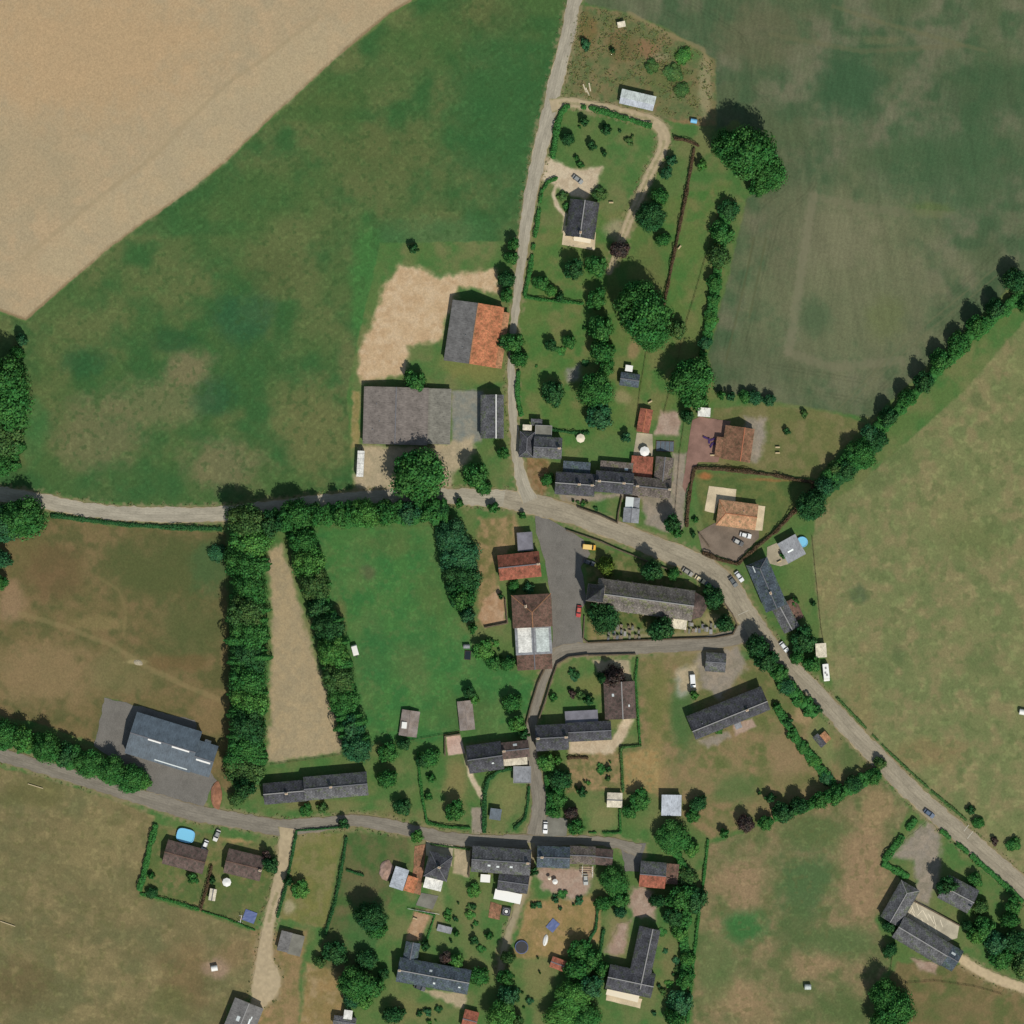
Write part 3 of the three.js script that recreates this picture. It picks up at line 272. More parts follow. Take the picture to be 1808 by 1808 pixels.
// yards, drives, terraces
sheet('yard', 'grey concrete yard between the long low shed and the slate barn', [[794, 688], [852, 690], [852, 778], [800, 794], [794, 790]], matGround, { ground: true, jit: 0.4 });
sheet('yard', 'grey hardstanding round the blue-roofed metal barn', [[186, 1232], [230, 1243], [345, 1272], [350, 1330], [382, 1378], [354, 1432], [262, 1402], [215, 1350], [166, 1318]], M.asphaltDark, { jit: 0.4, tile: 12 });
sheet('square', 'dark asphalt parking square west of the church', [[945, 905], [985, 925], [1030, 952], [1042, 978], [1026, 1000], [1036, 1060], [1024, 1080], [1030, 1138], [1000, 1150], [978, 1166], [968, 1168], [976, 1130], [974, 1060], [962, 990], [946, 940]], M.asphaltDark, { jit: 0.2, tile: 12 });
sheet('terrace', 'cream terrace on the south side of the northern slate house', [[996, 398], [1052, 410], [1050, 442], [992, 432]], M.paving, { jit: 0.02, tile: 10 });
sheet('terrace', 'purple-brown paved yard of the brown-roofed bungalow', [[1222, 742], [1236, 736], [1290, 744], [1284, 770], [1268, 816], [1232, 816], [1210, 870], [1205, 860], [1216, 780]], M.pavPurple, { jit: 0.15, tile: 10 });
sheet('terrace', 'cream terrace behind the orange bungalow', [[1252, 858], [1300, 864], [1298, 890], [1270, 882], [1262, 906], [1244, 902]], M.paving, { jit: 0.05, tile: 10 });
sheet('driveway', 'dull brown forecourt of the orange bungalow', [[1262, 924], [1340, 936], [1340, 950], [1300, 992], [1240, 972], [1232, 940]], M.pavBrown, { jit: 0.1, tile: 12 });
sheet('terrace', 'narrow cream terrace at the east end of the orange bungalow', [[1336, 892], [1351, 894], [1346, 937], [1330, 936]], M.paving, { jit: 0.02, tile: 10 });
sheet('terrace', 'tan patio beside the grey-roofed house with the round pool', [[1354, 966], [1372, 958], [1392, 996], [1378, 1000], [1354, 994]], M.concretePale, { jit: 0.1, tile: 10 });
sheet('terrace', 'whitish terrace with parasol behind the red-roofed extension', [[1124, 764], [1152, 766], [1153, 805], [1118, 804]], M.concretePale, { jit: 0.05, tile: 10 });
sheet('concrete_pad', 'grey concrete parking pad with the white car', [[970, 1440], [1002, 1446], [1000, 1482], [956, 1482], [958, 1446]], M.concrete, { jit: 0.1, tile: 10 });
sheet('driveway', 'brick-coloured drive beside the red lean-to', [[732, 1494], [752, 1490], [748, 1540], [742, 1580], [726, 1575], [730, 1530]], M.brick, { jit: 0.1, tile: 8 });
sheet('courtyard', 'cream paved forecourt of the hipped slate house', [[752, 1484], [800, 1492], [798, 1530], [786, 1524], [752, 1510]], M.concretePale, { jit: 0.1, tile: 10 });
sheet('driveway', 'mauve grey drive at the east end of the lower road', [[1080, 1484], [1140, 1490], [1134, 1512], [1128, 1540], [1104, 1538], [1098, 1500]], M.asphaltDark, { jit: 0.3, tile: 12 });
sheet('terrace', 'cream terrace at the south end of the L-shaped slate house', [[1072, 1748], [1134, 1764], [1130, 1780], [1070, 1766]], M.paving, { jit: 0.1, tile: 10 });
sheet('terrace', 'terracotta terrace beside the dark hot tub', [[866, 1592], [886, 1598], [882, 1624], [862, 1620]], M.brick, { jit: 0.1, tile: 8 });
sheet('terrace', 'fenced grey patio below the white-fronted slate house', [[744, 1576], [774, 1582], [764, 1606], [734, 1598]], M.concrete, { jit: 0.05, tile: 10 });
sheet('courtyard', 'concrete courtyard between the slate barns with pale planks', [[1616, 1588], [1694, 1634], [1690, 1656], [1664, 1664], [1596, 1620]], M.concreteYard, { jit: 0.1, tile: 10 });
// ------------------------------------------------------------------ buildings
function polySlab(pts, t) {                // a thickened roof plane; pts run round the plane, first edge along the eave or ridge
  const v = pts.map(p => new THREE.Vector3(...p)), e1 = v[1].clone().sub(v[0]).normalize(), n = new THREE.Vector3().crossVectors(v[1].clone().sub(v[0]), v[2].clone().sub(v[0])).normalize();
  if (n.y < 0) n.negate(); const e2 = new THREE.Vector3().crossVectors(n, e1); const pos = [], nor = [], uv = [];
  const U = p => [p.dot(e1), p.dot(e2)];
  const tri = (a, b, c, N) => { const f = new THREE.Vector3().crossVectors(b.clone().sub(a), c.clone().sub(a)); if (f.dot(N) < 0) [b, c] = [c, b]; for (const p of [a, b, c]) { pos.push(p.x, p.y, p.z); nor.push(N.x, N.y, N.z); uv.push(...U(p)); } };
  const lo = v.map(p => p.clone().addScaledVector(n, -t));
  for (let i = 1; i + 1 < v.length; i++) { tri(v[0], v[i], v[i + 1], n); tri(lo[0], lo[i], lo[i + 1], n.clone().negate()); }
  const cen = v.reduce((a, p) => a.add(p), new THREE.Vector3()).divideScalar(v.length);
  for (let i = 0; i < v.length; i++) { const j = (i + 1) % v.length, m = v[i].clone().add(v[j]).multiplyScalar(0.5); const o = new THREE.Vector3().crossVectors(v[j].clone().sub(v[i]), n).normalize(); if (o.dot(m.clone().sub(cen)) < 0) o.negate(); tri(v[i], v[j], lo[j], o); tri(v[i], lo[j], lo[i], o); }
  const g = new THREE.BufferGeometry(); g.setAttribute('position', new THREE.Float32BufferAttribute(pos, 3)); g.setAttribute('normal', new THREE.Float32BufferAttribute(nor, 3)); g.setAttribute('uv', new THREE.Float32BufferAttribute(uv, 2)); return g;
}
const roofScale = g => { const u = g.attributes.uv; for (let i = 0; i < u.count; i++) u.setXY(i, u.getX(i) / 7, u.getY(i) / 7); return g; };
const winFrame = merge([box(1.0, 0.08, 0.1, 0, 0.61, 0), box(1.0, 0.08, 0.14, 0, -0.61, 0), box(0.08, 1.14, 0.1, -0.46, 0, 0), box(0.08, 1.14, 0.1, 0.46, 0, 0), box(0.06, 1.14, 0.08, 0, 0, 0)]), winPane = box(0.86, 1.14, 0.05), doorGeo = merge([box(1.0, 2.1, 0.12, 0, 1.05, 0), box(1.2, 0.12, 0.18, 0, 2.17, 0)]), knobGeo = new THREE.SphereGeometry(0.05, 6, 5);
const chimGeo = merge([box(0.9, 1.5, 0.6, 0, 0.35, 0), box(1.05, 0.12, 0.75, 0, 1.16, 0)]), potGeo = merge([new THREE.CylinderGeometry(0.12, 0.15, 0.4, 8).translate(-0.22, 1.42, 0), new THREE.CylinderGeometry(0.12, 0.15, 0.4, 8).translate(0.22, 1.42, 0)]);
const ventGeo = new THREE.CylinderGeometry(0.13, 0.13, 0.7, 8).translate(0, 0.25, 0);
// block: [dx, dy (grid steps from the thing's spot), L along ridge, W across, degrees (0 = ridge along the group's x), {opts}]
function block(parent, dx, dy, L, W, deg, o) {
  const eave = o.eave ?? 3, type = o.type || 'gable', l = L * S, w = W * S, hl = l / 2, hw = w / 2, sh = (o.ridge || 0) * S, over = o.over ?? 0.3;
  const fr = new THREE.Matrix4().makeRotationY(-deg * Math.PI / 180).setPosition(dx * S, 0, dy * S);
  const put = (name, g, m, p = parent) => mesh(name, g.applyMatrix4(fr), m, p);
  const slope = Math.tan((o.pitch ?? 36) * Math.PI / 180), H = type === 'flat' ? eave : type === 'shed' ? eave + w * slope : eave + hw * slope;
  const wm = o.wall || M.plaster, rm = o.roof, rm2 = o.roof2 || rm, th = 0.16, wl = hl - over, ww = hw - over;
  // walls
  const prof = new THREE.Shape(); const at = z => type === 'gable' || type === 'half' ? H - th * 1.4 - (Math.abs(z - sh) / (z < sh ? hw + sh : hw - sh)) * (H - eave) : type === 'shed' ? eave + (hw - z) * slope - th * 1.4 : eave - th * 1.4;
  if (type === 'hip' || type === 'flat') { prof.moveTo(-ww, 0); prof.lineTo(-ww, eave - 0.12); prof.lineTo(ww, eave - 0.12); prof.lineTo(ww, 0); }
  else if (type === 'shed') { prof.moveTo(-ww, 0); prof.lineTo(-ww, at(-ww)); prof.lineTo(ww, at(ww)); prof.lineTo(ww, 0); }
  else { prof.moveTo(-ww, 0); prof.lineTo(-ww, at(-ww)); prof.lineTo(sh, at(sh)); prof.lineTo(ww, at(ww)); prof.lineTo(ww, 0); }
  const wg = new THREE.ExtrudeGeometry(prof, { depth: wl * 2, bevelEnabled: false }).translate(0, 0, -wl).rotateY(-Math.PI / 2);
  setUV(wg, (x, y, z) => [(x + z) / 4, y / 4]); put('wall', wg, wm);
  // roof
  let roof;
  if (type === 'flat') { const g = box(l, 0.22, w, 0, eave, 0); setUV(g, (x, y, z) => [x / 7, z / 7]); roof = put('roof', g, rm); if (o.parapet !== false) put('roof_edge', merge([box(l + 0.1, 0.3, 0.18, 0, eave + 0.14, hw), box(l + 0.1, 0.3, 0.18, 0, eave + 0.14, -hw), box(0.18, 0.3, w - 0.18, hl - 0.04, eave + 0.14, 0), box(0.18, 0.3, w - 0.18, -hl + 0.04, eave + 0.14, 0)]), o.edge || M.ridgeDark, roof); }
  else if (type === 'shed') roof = put('roof', roofScale(polySlab([[-hl, eave, hw], [hl, eave, hw], [hl, H, -hw], [-hl, H, -hw]], th)), rm);
  else if (type === 'hip' || type === 'half') {
    const a = (o.hipA ?? 1) * hw * 0.9, b = (o.hipB ?? 1) * hw * 0.9, c = [];
    c.push(polySlab([[-hl, eave, hw], [hl, eave, hw], [hl - b, H, sh], [-hl + a, H, sh]], th), polySlab([[hl, eave, -hw], [-hl, eave, -hw], [-hl + a, H, sh], [hl - b, H, sh]], th));
    if (a > 0) c.push(polySlab([[-hl, eave, -hw], [-hl, eave, hw], [-hl + a, H, sh]], th)); if (b > 0) c.push(polySlab([[hl, eave, hw], [hl, eave, -hw], [hl - b, H, sh]], th));
    roof = put('roof', roofScale(merge(c)), rm);
    const rc = [box(l - a - b + 0.1, 0.12, 0.28, (a - b) / 2, H + 0.03, sh)];
    const hip = (x0, z0, x1) => { const p = new THREE.Vector3(x0, eave, z0), q = new THREE.Vector3(x1, H, sh), d = q.clone().sub(p), len = d.length(); const g = box(0.22, 0.1, len); g.lookAt(d); g.translate((p.x + q.x) / 2, (p.y + q.y) / 2 + 0.03, (p.z + q.z) / 2); rc.push(g); };
    if (a > 0) { hip(-hl, hw, -hl + a); hip(-hl, -hw, -hl + a); } if (b > 0) { hip(hl, hw, hl - b); hip(hl, -hw, hl - b); }
    put('ridge_cap', merge(rc), o.rc || M.ridgeDark, roof);
  } else {
    const s1 = roofScale(polySlab([[-hl, eave, hw], [hl, eave, hw], [hl, H, sh], [-hl, H, sh]], th)), s2 = roofScale(polySlab([[hl, eave, -hw], [-hl, eave, -hw], [-hl, H, sh], [hl, H, sh]], th));
    if (rm === rm2) roof = put('roof', merge([s1, s2]), rm); else { roof = put('roof', s1, rm); const r2 = put('roof', s2, rm2); r2.userData.label = o.roof2label || 'roof slope in another colour'; }
    put('ridge_cap', box(l + 0.05, 0.14, 0.34, 0, H + 0.02, sh), o.rc || M.ridgeDark, roof);
  }
  const yAt = z => type === 'flat' ? eave + 0.1 : type === 'shed' ? eave + (hw - z) * slope : H - (Math.abs(z - sh) / (z < sh ? hw + sh : hw - sh)) * (H - eave);
  for (const [u, v, r] of o.chim || []) { const x = u * hl, z = sh + v * hw, y = yAt(z); const c = put('chimney', chimGeo.clone().rotateY(r || 0).translate(x, y, z), o.chimMat || M.plaster, roof); put('chimney_pot', potGeo.clone().rotateY(r || 0).translate(x, y, z), M.tileOrange, parent); }
  for (const [u, v, sl, sw, m] of o.sky || []) { const z = sh + v * (v < 0 ? hw + sh : hw - sh), y = yAt(z), ang = type === 'flat' ? 0 : Math.atan2(H - eave, v < 0 ? hw + sh : hw - sh) * (v < 0 ? -1 : 1); put('skylight', box(sl * S, 0.1, sw * S).rotateX(ang).translate(u * hl, y + 0.04, z), m || M.frost, roof); }
  for (const [u, v] of o.vent || []) { const z = sh + v * hw; put('vent_pipe', ventGeo.clone().translate(u * hl, yAt(z), z), M.chrome, roof); }
  // openings on the long sides
  if (o.open !== false) for (const s of [-1, 1]) {
    const n = Math.max(1, Math.floor(wl * 2 / 3.4));
    for (let i = 0; i < n; i++) { const x = -wl + (i + 0.5) * wl * 2 / n; if (s === 1 && i === (n >> 1)) { const d = put('door', doorGeo.clone().translate(x, 0, s * (ww + 0.02)), M.door); put('door_handle', knobGeo.clone().translate(x + 0.38, 1.05, s * (ww + 0.12)), M.chrome, d); continue; }
      for (let f = 0; f < (eave > 4.6 ? 2 : 1); f++) { const y = 1.5 + f * 2.6; if (y + 0.7 > (type === 'shed' && s < 0 ? H : eave) - 0.3) continue; const g = put('window', winFrame.clone().translate(x, y, s * (ww + 0.01)), M.white); put('pane', winPane.clone().translate(x, y, s * (ww + 0.01)), M.glass, g); } }
  }
  return roof;
}
function building(name, label, cat, x, y, deg, blocks, group) { const g = thing(name, label, cat, x, y, deg, group); for (const b of blocks) block(g, ...b); return g; }
const SD = M.slateDark, SB = M.slateBlue, SG = M.slateGrey;
building('house', 'dark slate gabled house with cream terrace at the north of the village', 'house', 1028, 388, 98, [[0, 0, 66, 52, 0, { roof: SD, chim: [[0.75, 0]], eave: 3, pitch: 40, rc: M.ridge }]]);
building('barn', 'large gabled barn, one roof slope grey and the other orange', 'barn', 837, 590, 98.5, [[0, 0, 108, 92, 0, { roof: M.fibre, roof2: M.tileOrange, roof2label: 'weathered orange tile roof slope', eave: 3.4, pitch: 24, ridge: 0, wall: M.stone, open: false, rc: M.tileOld, vent: [[0.1, 0.3], [0.5, 0.35]] }], [4, -47, 100, 20, 0, { type: 'flat', roof: M.tileOld, eave: 3.0, parapet: false, wall: M.stone, open: false, over: 0.4 }]]);
building('shed', 'long low grey farm shed with broad shallow roof and ivy patches', 'shed', 719, 735, 91.5, [[0, 20, 101, 114, 0, { roof: M.fibreWarm, eave: 3.3, pitch: 5, wall: M.stone, open: false, vent: [[-0.4, 0.6], [0.2, 0.5], [0.5, 0.7]] }], [-1, -57, 98, 40, 0, { type: 'shed', roof: M.fibreGreen, eave: 2.9, pitch: -2, wall: M.stone, open: false }]]);
building('barn', 'narrow dark slate barn with white ridge beside the lane', 'barn', 869, 736, 90, [[0, 0, 77, 41, 0, { roof: SG, eave: 4, pitch: 38, ridge: -7, wall: M.stone, rc: M.white }]]);
building('house', 'slate house with grey flat extension beside the northern lane', 'house', 967, 791, 3, [[0, 0, 50, 38, 0, { roof: SG, eave: 4.6, pitch: 38, chim: [[0.8, 0]] }], [-37, -4, 46, 27, 90, { roof: SD, eave: 3.4, pitch: 36, type: 'hip', open: false }], [-9, -28, 29, 22, 0, { type: 'flat', roof: M.concrete, eave: 3.1, edge: M.ridge, open: false }], [-38, -34, 16, 10, 0, { type: 'flat', roof: M.sheetCream, eave: 3, parapet: false, open: false }], [-22, -44, 20, 12, 0, { type: 'shed', roof: SD, eave: 2.2, pitch: 12, open: false }]]);
building('house', 'western slate house of the terrace row with bluish rear extension', 'house', 1015, 855, 4, [[0, 0, 70, 40, 0, { roof: SD, eave: 5, pitch: 38, chim: [[0.2, 0], [0.85, 0]], wall: M.stone, rc: M.ridge }], [1, -28, 48, 24, 0, { type: 'shed', roof: SB, eave: 3.2, pitch: -8, open: false }]]);
building('house', 'middle slate house of the terrace row with taupe rear extension', 'house', 1084, 852, 5, [[0, 0, 67, 38, 0, { roof: SD, eave: 5.2, pitch: 38, chim: [[-0.8, 0], [0.5, 0]], wall: M.stone, rc: M.ridge }], [2, -27, 58, 20, 0, { type: 'shed', roof: M.slateTaupe, eave: 3.1, pitch: -8, open: false, sky: [[0.6, 0.2, 6, 4]] }]]);
building('house', 'eastern taupe slate house of the terrace row with rear wing', 'house', 1149, 861, 6, [[0, 0, 70, 34, 0, { roof: M.slateTaupe, eave: 4.9, pitch: 38, chim: [[-0.7, 0], [0.92, 0]], wall: M.stone }], [19, -34, 44, 32, 90, { roof: M.slateTaupe, eave: 3.6, pitch: 30, open: false }]]);
building('garage', 'square red-roofed extension wedged between the terrace houses', 'garage', 1133, 824, 4, [[0, 0, 38, 37, 0, { type: 'shed', roof: M.tileRed, eave: 3.0, pitch: -6, open: false }]]);
building('shed', 'narrow red-roofed shed at the end of the whitish terrace', 'shed', 1138, 743, 100, [[0, 0, 42, 23, 0, { roof: M.tileRed, eave: 2.4, pitch: 16, open: false, rc: M.ridgeRed }]]);
building('outbuilding', 'small grey-roofed outbuilding with pale glazed lean-to by the street', 'outbuilding', 1115, 900, 95, [[10, 0, 26, 28, 0, { roof: M.steelGrey, eave: 2.8, pitch: 14 }], [-12, 5, 20, 14, 0, { type: 'shed', roof: M.frost, eave: 2.5, pitch: 8, open: false }], [-12, -7, 20, 12, 0, { type: 'shed', roof: M.steelGrey, eave: 2.3, pitch: 6, open: false }]]);
building('house', 'brown-roofed bungalow beside the purple-brown paved yard', 'house', 1302, 784, 98, [[0, 0, 60, 52, 0, { roof: M.tileUmber, eave: 2.8, pitch: 32, ridge: -8, rc: M.ridgeRed }], [10, 30, 36, 16, 0, { type: 'shed', roof: M.tileUmber, eave: 2.5, pitch: 6, open: false }]]);
building('house', 'orange-roofed bungalow inside a square brown hedge', 'house', 1301, 909, 7.5, [[0, 0, 70, 46, 0, { type: 'hip', hipA: 0.7, hipB: 0, roof: M.tileTan, eave: 2.8, pitch: 26, rc: M.tileOrange, vent: [[0.3, -0.35], [0.15, 0.5]] }]]);
building('house', 'grey-roofed small house beside the round blue pool', 'house', 1397, 969, -29, [[0, 0, 36, 40, 0, { type: 'shed', roof: M.steelGrey, eave: 2.8, pitch: 6, sky: [[-0.2, 0.1, 11, 3]] }]]);
building('house', 'long dark blue slate row house at the street bend', 'house', 1353, 1034, 67, [[-2, 0, 90, 40, 0, { type: 'hip', hipA: 0.8, hipB: 0, roof: SB, eave: 5, pitch: 36, chim: [[0.35, 0]], wall: M.stone, sky: [[-0.75, 0.5, 12, 2]], vent: [[0.2, 0.3]] }], [62, -8, 54, 30, -5, { roof: SG, eave: 4.4, pitch: 34, wall: M.stone, rc: M.ridge }], [58, -30, 38, 18, 0, { type: 'shed', roof: M.tileBrown, eave: 2.6, pitch: -10, open: false }]]);
building('house', 'red-tiled gabled house west of the parking square', 'house', 917, 999, -6, [[0, 0, 74, 45, 0, { roof: M.tileRed, eave: 4.4, pitch: 38, chim: [[0.9, 0]], wall: M.stone }]]);
building('garage', 'flat lavender-grey garage on the north side of the red-tiled house', 'garage', 927, 956, -4, [[0, 0, 27, 32, 0, { type: 'flat', roof: M.lavender, eave: 2.9, over: 0.15 }]]);
building('hall', 'brown hipped hall with two big pale roof panels facing the square', 'hall', 941, 1114, 87, [[-36, 0, 58, 70, 0, { type: 'hip', hipB: 0, roof: M.tileBrown, eave: 5.4, pitch: 26, chim: [[-0.3, 0.3]], rc: M.tileOld }], [16, 0, 50, 64, 0, { type: 'gable', pitch: 6, roof: M.steelGrey, eave: 4.2, open: false, sky: [[0, -0.5, 42, 23, M.sheetMint], [-0.05, 0.48, 44, 24, M.sheetWhite]] }], [54, 0, 28, 62, 0, { type: 'gable', roof: M.tileBrown, eave: 3.4, pitch: 12 }]]);
building('house', 'brown gabled house behind a tall dark conifer', 'house', 1094, 1236, 87.5, [[0, 0, 66, 55, 0, { roof: M.slateBrown, eave: 3.2, pitch: 28, ridge: -4, rc: M.ridge, sky: [[-0.3, 0.5, 5, 4], [0.3, -0.5, 4, 3]] }]]);
building('farmhouse', 'dark slate farmhouse with lavender rear extension beside the curving lane', 'farmhouse', 1010, 1294, -3, [[-36, 5, 58, 46, 0, { roof: SD, eave: 5, pitch: 40, chim: [[-0.85, 0], [0.85, 0]], wall: M.stone }], [30, -2, 78, 34, 0, { roof: SD, eave: 4, pitch: 36, wall: M.stone }], [18, -27, 58, 24, 0, { type: 'shed', roof: M.lavender, eave: 2.9, pitch: -7, open: false }]]);
building('house', 'dark slate cottage with brown eastern half beside the curving lane', 'house', 880, 1331, -8, [[-24, 2, 62, 50, 0, { roof: SD, eave: 4.2, pitch: 42, wall: M.stone, sky: [[0.4, 0.45, 4, 3]] }], [31, -4, 48, 30, 2, { roof: M.slateBrown, eave: 4.4, pitch: 34, wall: M.stone, chim: [[-0.85, 0]], sky: [[0, -0.6, 7, 4]] }], [28, 17, 42, 13, 4, { type: 'flat', roof: M.sheetCream, eave: 2.6, parapet: false, open: false }]]);
building('garage', 'pale grey flat-roofed garage at the bend of the curving lane', 'garage', 922, 1367, 0, [[0, 0, 31, 29, 0, { type: 'flat', roof: M.steelGrey, eave: 2.6, edge: M.ridge }]]);
building('garden_shed', 'little blue-grey shed in the round garden', 'shed', 875, 1437, 8, [[0, 0, 20, 20, 0, { type: 'shed', roof: M.steelBlue, eave: 2.1, pitch: 6, open: false, wall: M.wood }]]);
building('longhouse', 'very long dark slate house beside the lower road', 'longhouse', 557, 1390, -5, [[-54, 3, 74, 38, 0, { roof: SD, eave: 4.2, pitch: 40, wall: M.stone, chim: [[0.1, 0.1]], rc: M.ridge }], [37, 0, 112, 42, 0, { roof: SG, eave: 4.5, pitch: 40, wall: M.stone, rc: M.ridgeDark, chim: [[-0.15, 0]] }]]);
building('barn', 'blue-grey metal barn with white strips of ridge glazing', 'barn', 297, 1314, 17, [[-8, -2, 120, 76, 0, { roof: M.steelBlue, eave: 4.5, pitch: 16, open: false, wall: M.steelGrey, sky: [[-0.25, 0.05, 24, 3, M.white], [0.55, 0.05, 32, 3, M.white], [0.4, 0.88, 60, 2, M.frost]] }], [69, 5, 36, 58, 0, { roof: M.steelBlue, eave: 4.1, pitch: 16, open: false, wall: M.steelGrey, sky: [[0, 0.15, 26, 3, M.white]] }]]);
building('house', 'brown-roofed bungalow with the blue pool behind it', 'house', 328, 1512, 15, [[0, 0, 74, 44, 0, { roof: M.slateBrown, eave: 2.8, pitch: 26, rc: M.tileBrown }]]);
building('house', 'brown-roofed bungalow next to the dirt track', 'house', 432, 1526, 13.5, [[0, 0, 66, 44, 0, { roof: M.slateBrown, eave: 2.8, pitch: 26, rc: M.tileBrown, chim: [[0.9, 0.1]] }]]);
building('garden_shed', 'cream-roofed garden shed in the second bungalow garden', 'shed', 376, 1579, 100, [[0, 0, 21, 12, 0, { roof: M.sheetCream, eave: 2.1, pitch: 10, open: false, wall: M.wood }]]);
building('barn', 'grey sheet-roofed barn cut by the bottom edge near the dirt track', 'barn', 424, 1812, 112, [[0, 0, 92, 54, 0, { roof: M.fibre, eave: 3.6, pitch: 14, open: false, rc: M.ridge, sky: [[-0.35, -0.45, 10, 3], [-0.3, 0.3, 9, 6], [-0.5, -0.5, 6, 2]] }]]);
building('shed', 'small grey concrete shed beside the dirt track', 'shed', 514, 1664, 14, [[-11, 0, 36, 20, 90, { type: 'flat', roof: M.fibre, eave: 2.6, parapet: false, open: false }], [10, 1, 37, 23, 90, { type: 'flat', roof: M.concrete, eave: 2.5, parapet: false, open: false }]]);
building('house', 'blue-grey slate house with northern wing near the bottom', 'house', 766, 1721, 10.5, [[0, 0, 128, 44, 0, { roof: SB, eave: 4.4, pitch: 36, chim: [[-0.95, 0]], wall: M.stone, sky: [[0.05, 0.55, 4, 4], [-0.1, -0.4, 5, 4], [0.75, 0.5, 4, 3]], rc: M.ridge }], [-46, -34, 34, 26, 90, { roof: SB, eave: 3.2, pitch: 28, open: false }]]);
building('shed', 'pale lavender metal shed with red lean-to', 'shed', 709, 1551, 108, [[0, 4, 38, 25, 0, { type: 'shed', roof: M.steelPale, eave: 3, pitch: 5, open: false, wall: M.steelGrey }], [4, -19, 28, 19, 0, { type: 'shed', roof: M.tileOrange, eave: 2.5, pitch: -8, open: false }]]);
building('house', 'hipped dark slate house with white-roofed southern veranda', 'house', 774, 1528, 14, [[0, 0, 42, 46, 0, { type: 'hip', roof: SD, eave: 4.6, pitch: 40, chim: [[0.1, 0]] }], [-1, 32, 32, 22, 0, { type: 'shed', roof: M.sheetWhite, eave: 2.6, pitch: 6, open: false }]]);
building('house', 'long slate row house fronting the lower road with white veranda', 'house', 885, 1518, 4, [[0, 0, 104, 46, 0, { roof: SG, eave: 4.8, pitch: 38, chim: [[0.9, 0]], sky: [[-0.4, 0.4, 5, 4], [-0.1, 0.45, 5, 4], [0.35, 0.4, 5, 4]], wall: M.stone }], [24, 37, 54, 34, 4, { roof: SD, eave: 3.8, pitch: 32, open: false }], [16, 63, 48, 18, 8, { type: 'shed', roof: M.white, eave: 2.5, pitch: 6, open: false }]]);
building('house', 'slate and taupe row house at the lane corner of the lower road', 'house', 1010, 1511, 2, [[-33, 2, 58, 38, 0, { roof: SB, eave: 5, pitch: 36, chim: [[-0.7, 0]], wall: M.stone }], [18, -3, 46, 32, 0, { roof: M.slateTaupe, eave: 4.4, pitch: 34, wall: M.stone }], [56, -1, 31, 29, 3, { roof: M.slateBrown, eave: 3.8, pitch: 32, wall: M.stone }]]);
building('house', 'house with one red and one grey roof slope near the southern trees', 'house', 1152, 1543, 5, [[0, 0, 46, 46, 0, { roof: M.tileRed, roof2: SG, roof2label: 'grey northern roof slope', eave: 4, pitch: 32, wall: M.stone }], [34, -4, 22, 36, 0, { type: 'shed', roof: M.tileBrown, eave: 2.8, pitch: 8, open: false }]]);
building('house', 'L-shaped dark slate house near the bottom', 'house', 1128, 1702, 12, [[5, -14, 108, 38, 90, { roof: SD, eave: 4.6, pitch: 36, ridge: -5, rc: M.ridge, wall: M.stone }], [-9, 31, 82, 44, 0, { roof: SD, eave: 4.6, pitch: 34, rc: M.ridge, wall: M.stone }]]);
building('longhouse', 'long slanting dark slate house with pale ridge south of the street corner', 'longhouse', 1285, 1258, -22, [[0, 0, 142, 45, 0, { roof: SD, eave: 4.4, pitch: 38, ridge: 6, rc: M.ridge, wall: M.stone, chim: [[0.45, 0.05]], vent: [[-0.7, -0.3]] }], [8, 27, 12, 12, 0, { type: 'flat', roof: M.steelGrey, eave: 2.5, parapet: false, open: false }]]);
building('garage', 'small slate garage at the end of the churchyard lane', 'garage', 1263, 1169, 4, [[0, 0, 36, 34, 0, { roof: SG, eave: 2.8, pitch: 30 }]]);
building('pigsty', 'tiny old outbuilding with brick gable beside the southeast street', 'outbuilding', 1450, 1304, 50, [[0, 5, 24, 12, 0, { type: 'shed', roof: M.slateDark, eave: 1.9, pitch: 16, open: false }], [2, -7, 18, 13, 0, { type: 'shed', roof: M.tileOld, eave: 2.3, pitch: -8, open: false }]]);
building('shed', 'square pale grey sheet-roofed shed south of the dry lawn', 'shed', 1185, 1421, 1, [[0, 0, 35, 37, 0, { type: 'shed', roof: M.steelPale, eave: 3, pitch: 3, open: false, wall: M.steelGrey }]]);
building('garden_shed', 'cream-white gabled shed in the walled kitchen garden', 'shed', 1085, 1412, 2, [[0, 0, 27, 26, 0, { roof: M.sheetCream, eave: 2.4, pitch: 14, open: false }]]);
building('barn', 'hipped slate barn on the west side of the southeast farmyard', 'barn', 1588, 1594, 120, [[0, 0, 74, 38, 0, { type: 'hip', hipA: 0.9, hipB: 0, roof: SG, eave: 3.6, pitch: 34, rc: M.ridge, wall: M.stone }]]);
building('barn', 'long slate barn on the south side of the southeast farmyard', 'barn', 1634, 1664, 31, [[-8, 0, 100, 44, 0, { roof: SG, eave: 3.8, pitch: 34, rc: M.ridge, wall: M.stone, vent: [[-0.4, 0.3], [0.4, 0.2]] }], [53, -1, 22, 42, 0, { roof: SB, eave: 3.6, pitch: 32, wall: M.stone, sky: [[-0.3, -0.4, 8, 4]] }]]);
building('house', 'slate house on the north side of the southeast farmyard', 'house', 1690, 1577, 28, [[0, 0, 60, 46, 0, { roof: SG, eave: 4.4, pitch: 36, chim: [[-0.6, 0]], rc: M.ridge, wall: M.stone, sky: [[0.85, 0.3, 6, 4, M.glass]] }]]);
building('greenhouse', 'long white polytunnel-like shed beside the curved dirt track', 'shed', 1126, 175, 13, [[0, -3, 62, 15, 0, { type: 'shed', roof: M.sheetMint, eave: 2.9, pitch: 2, open: false }], [0, 10, 61, 11, 0, { type: 'shed', roof: M.steelPale, eave: 2.3, pitch: 12, open: false }]]);
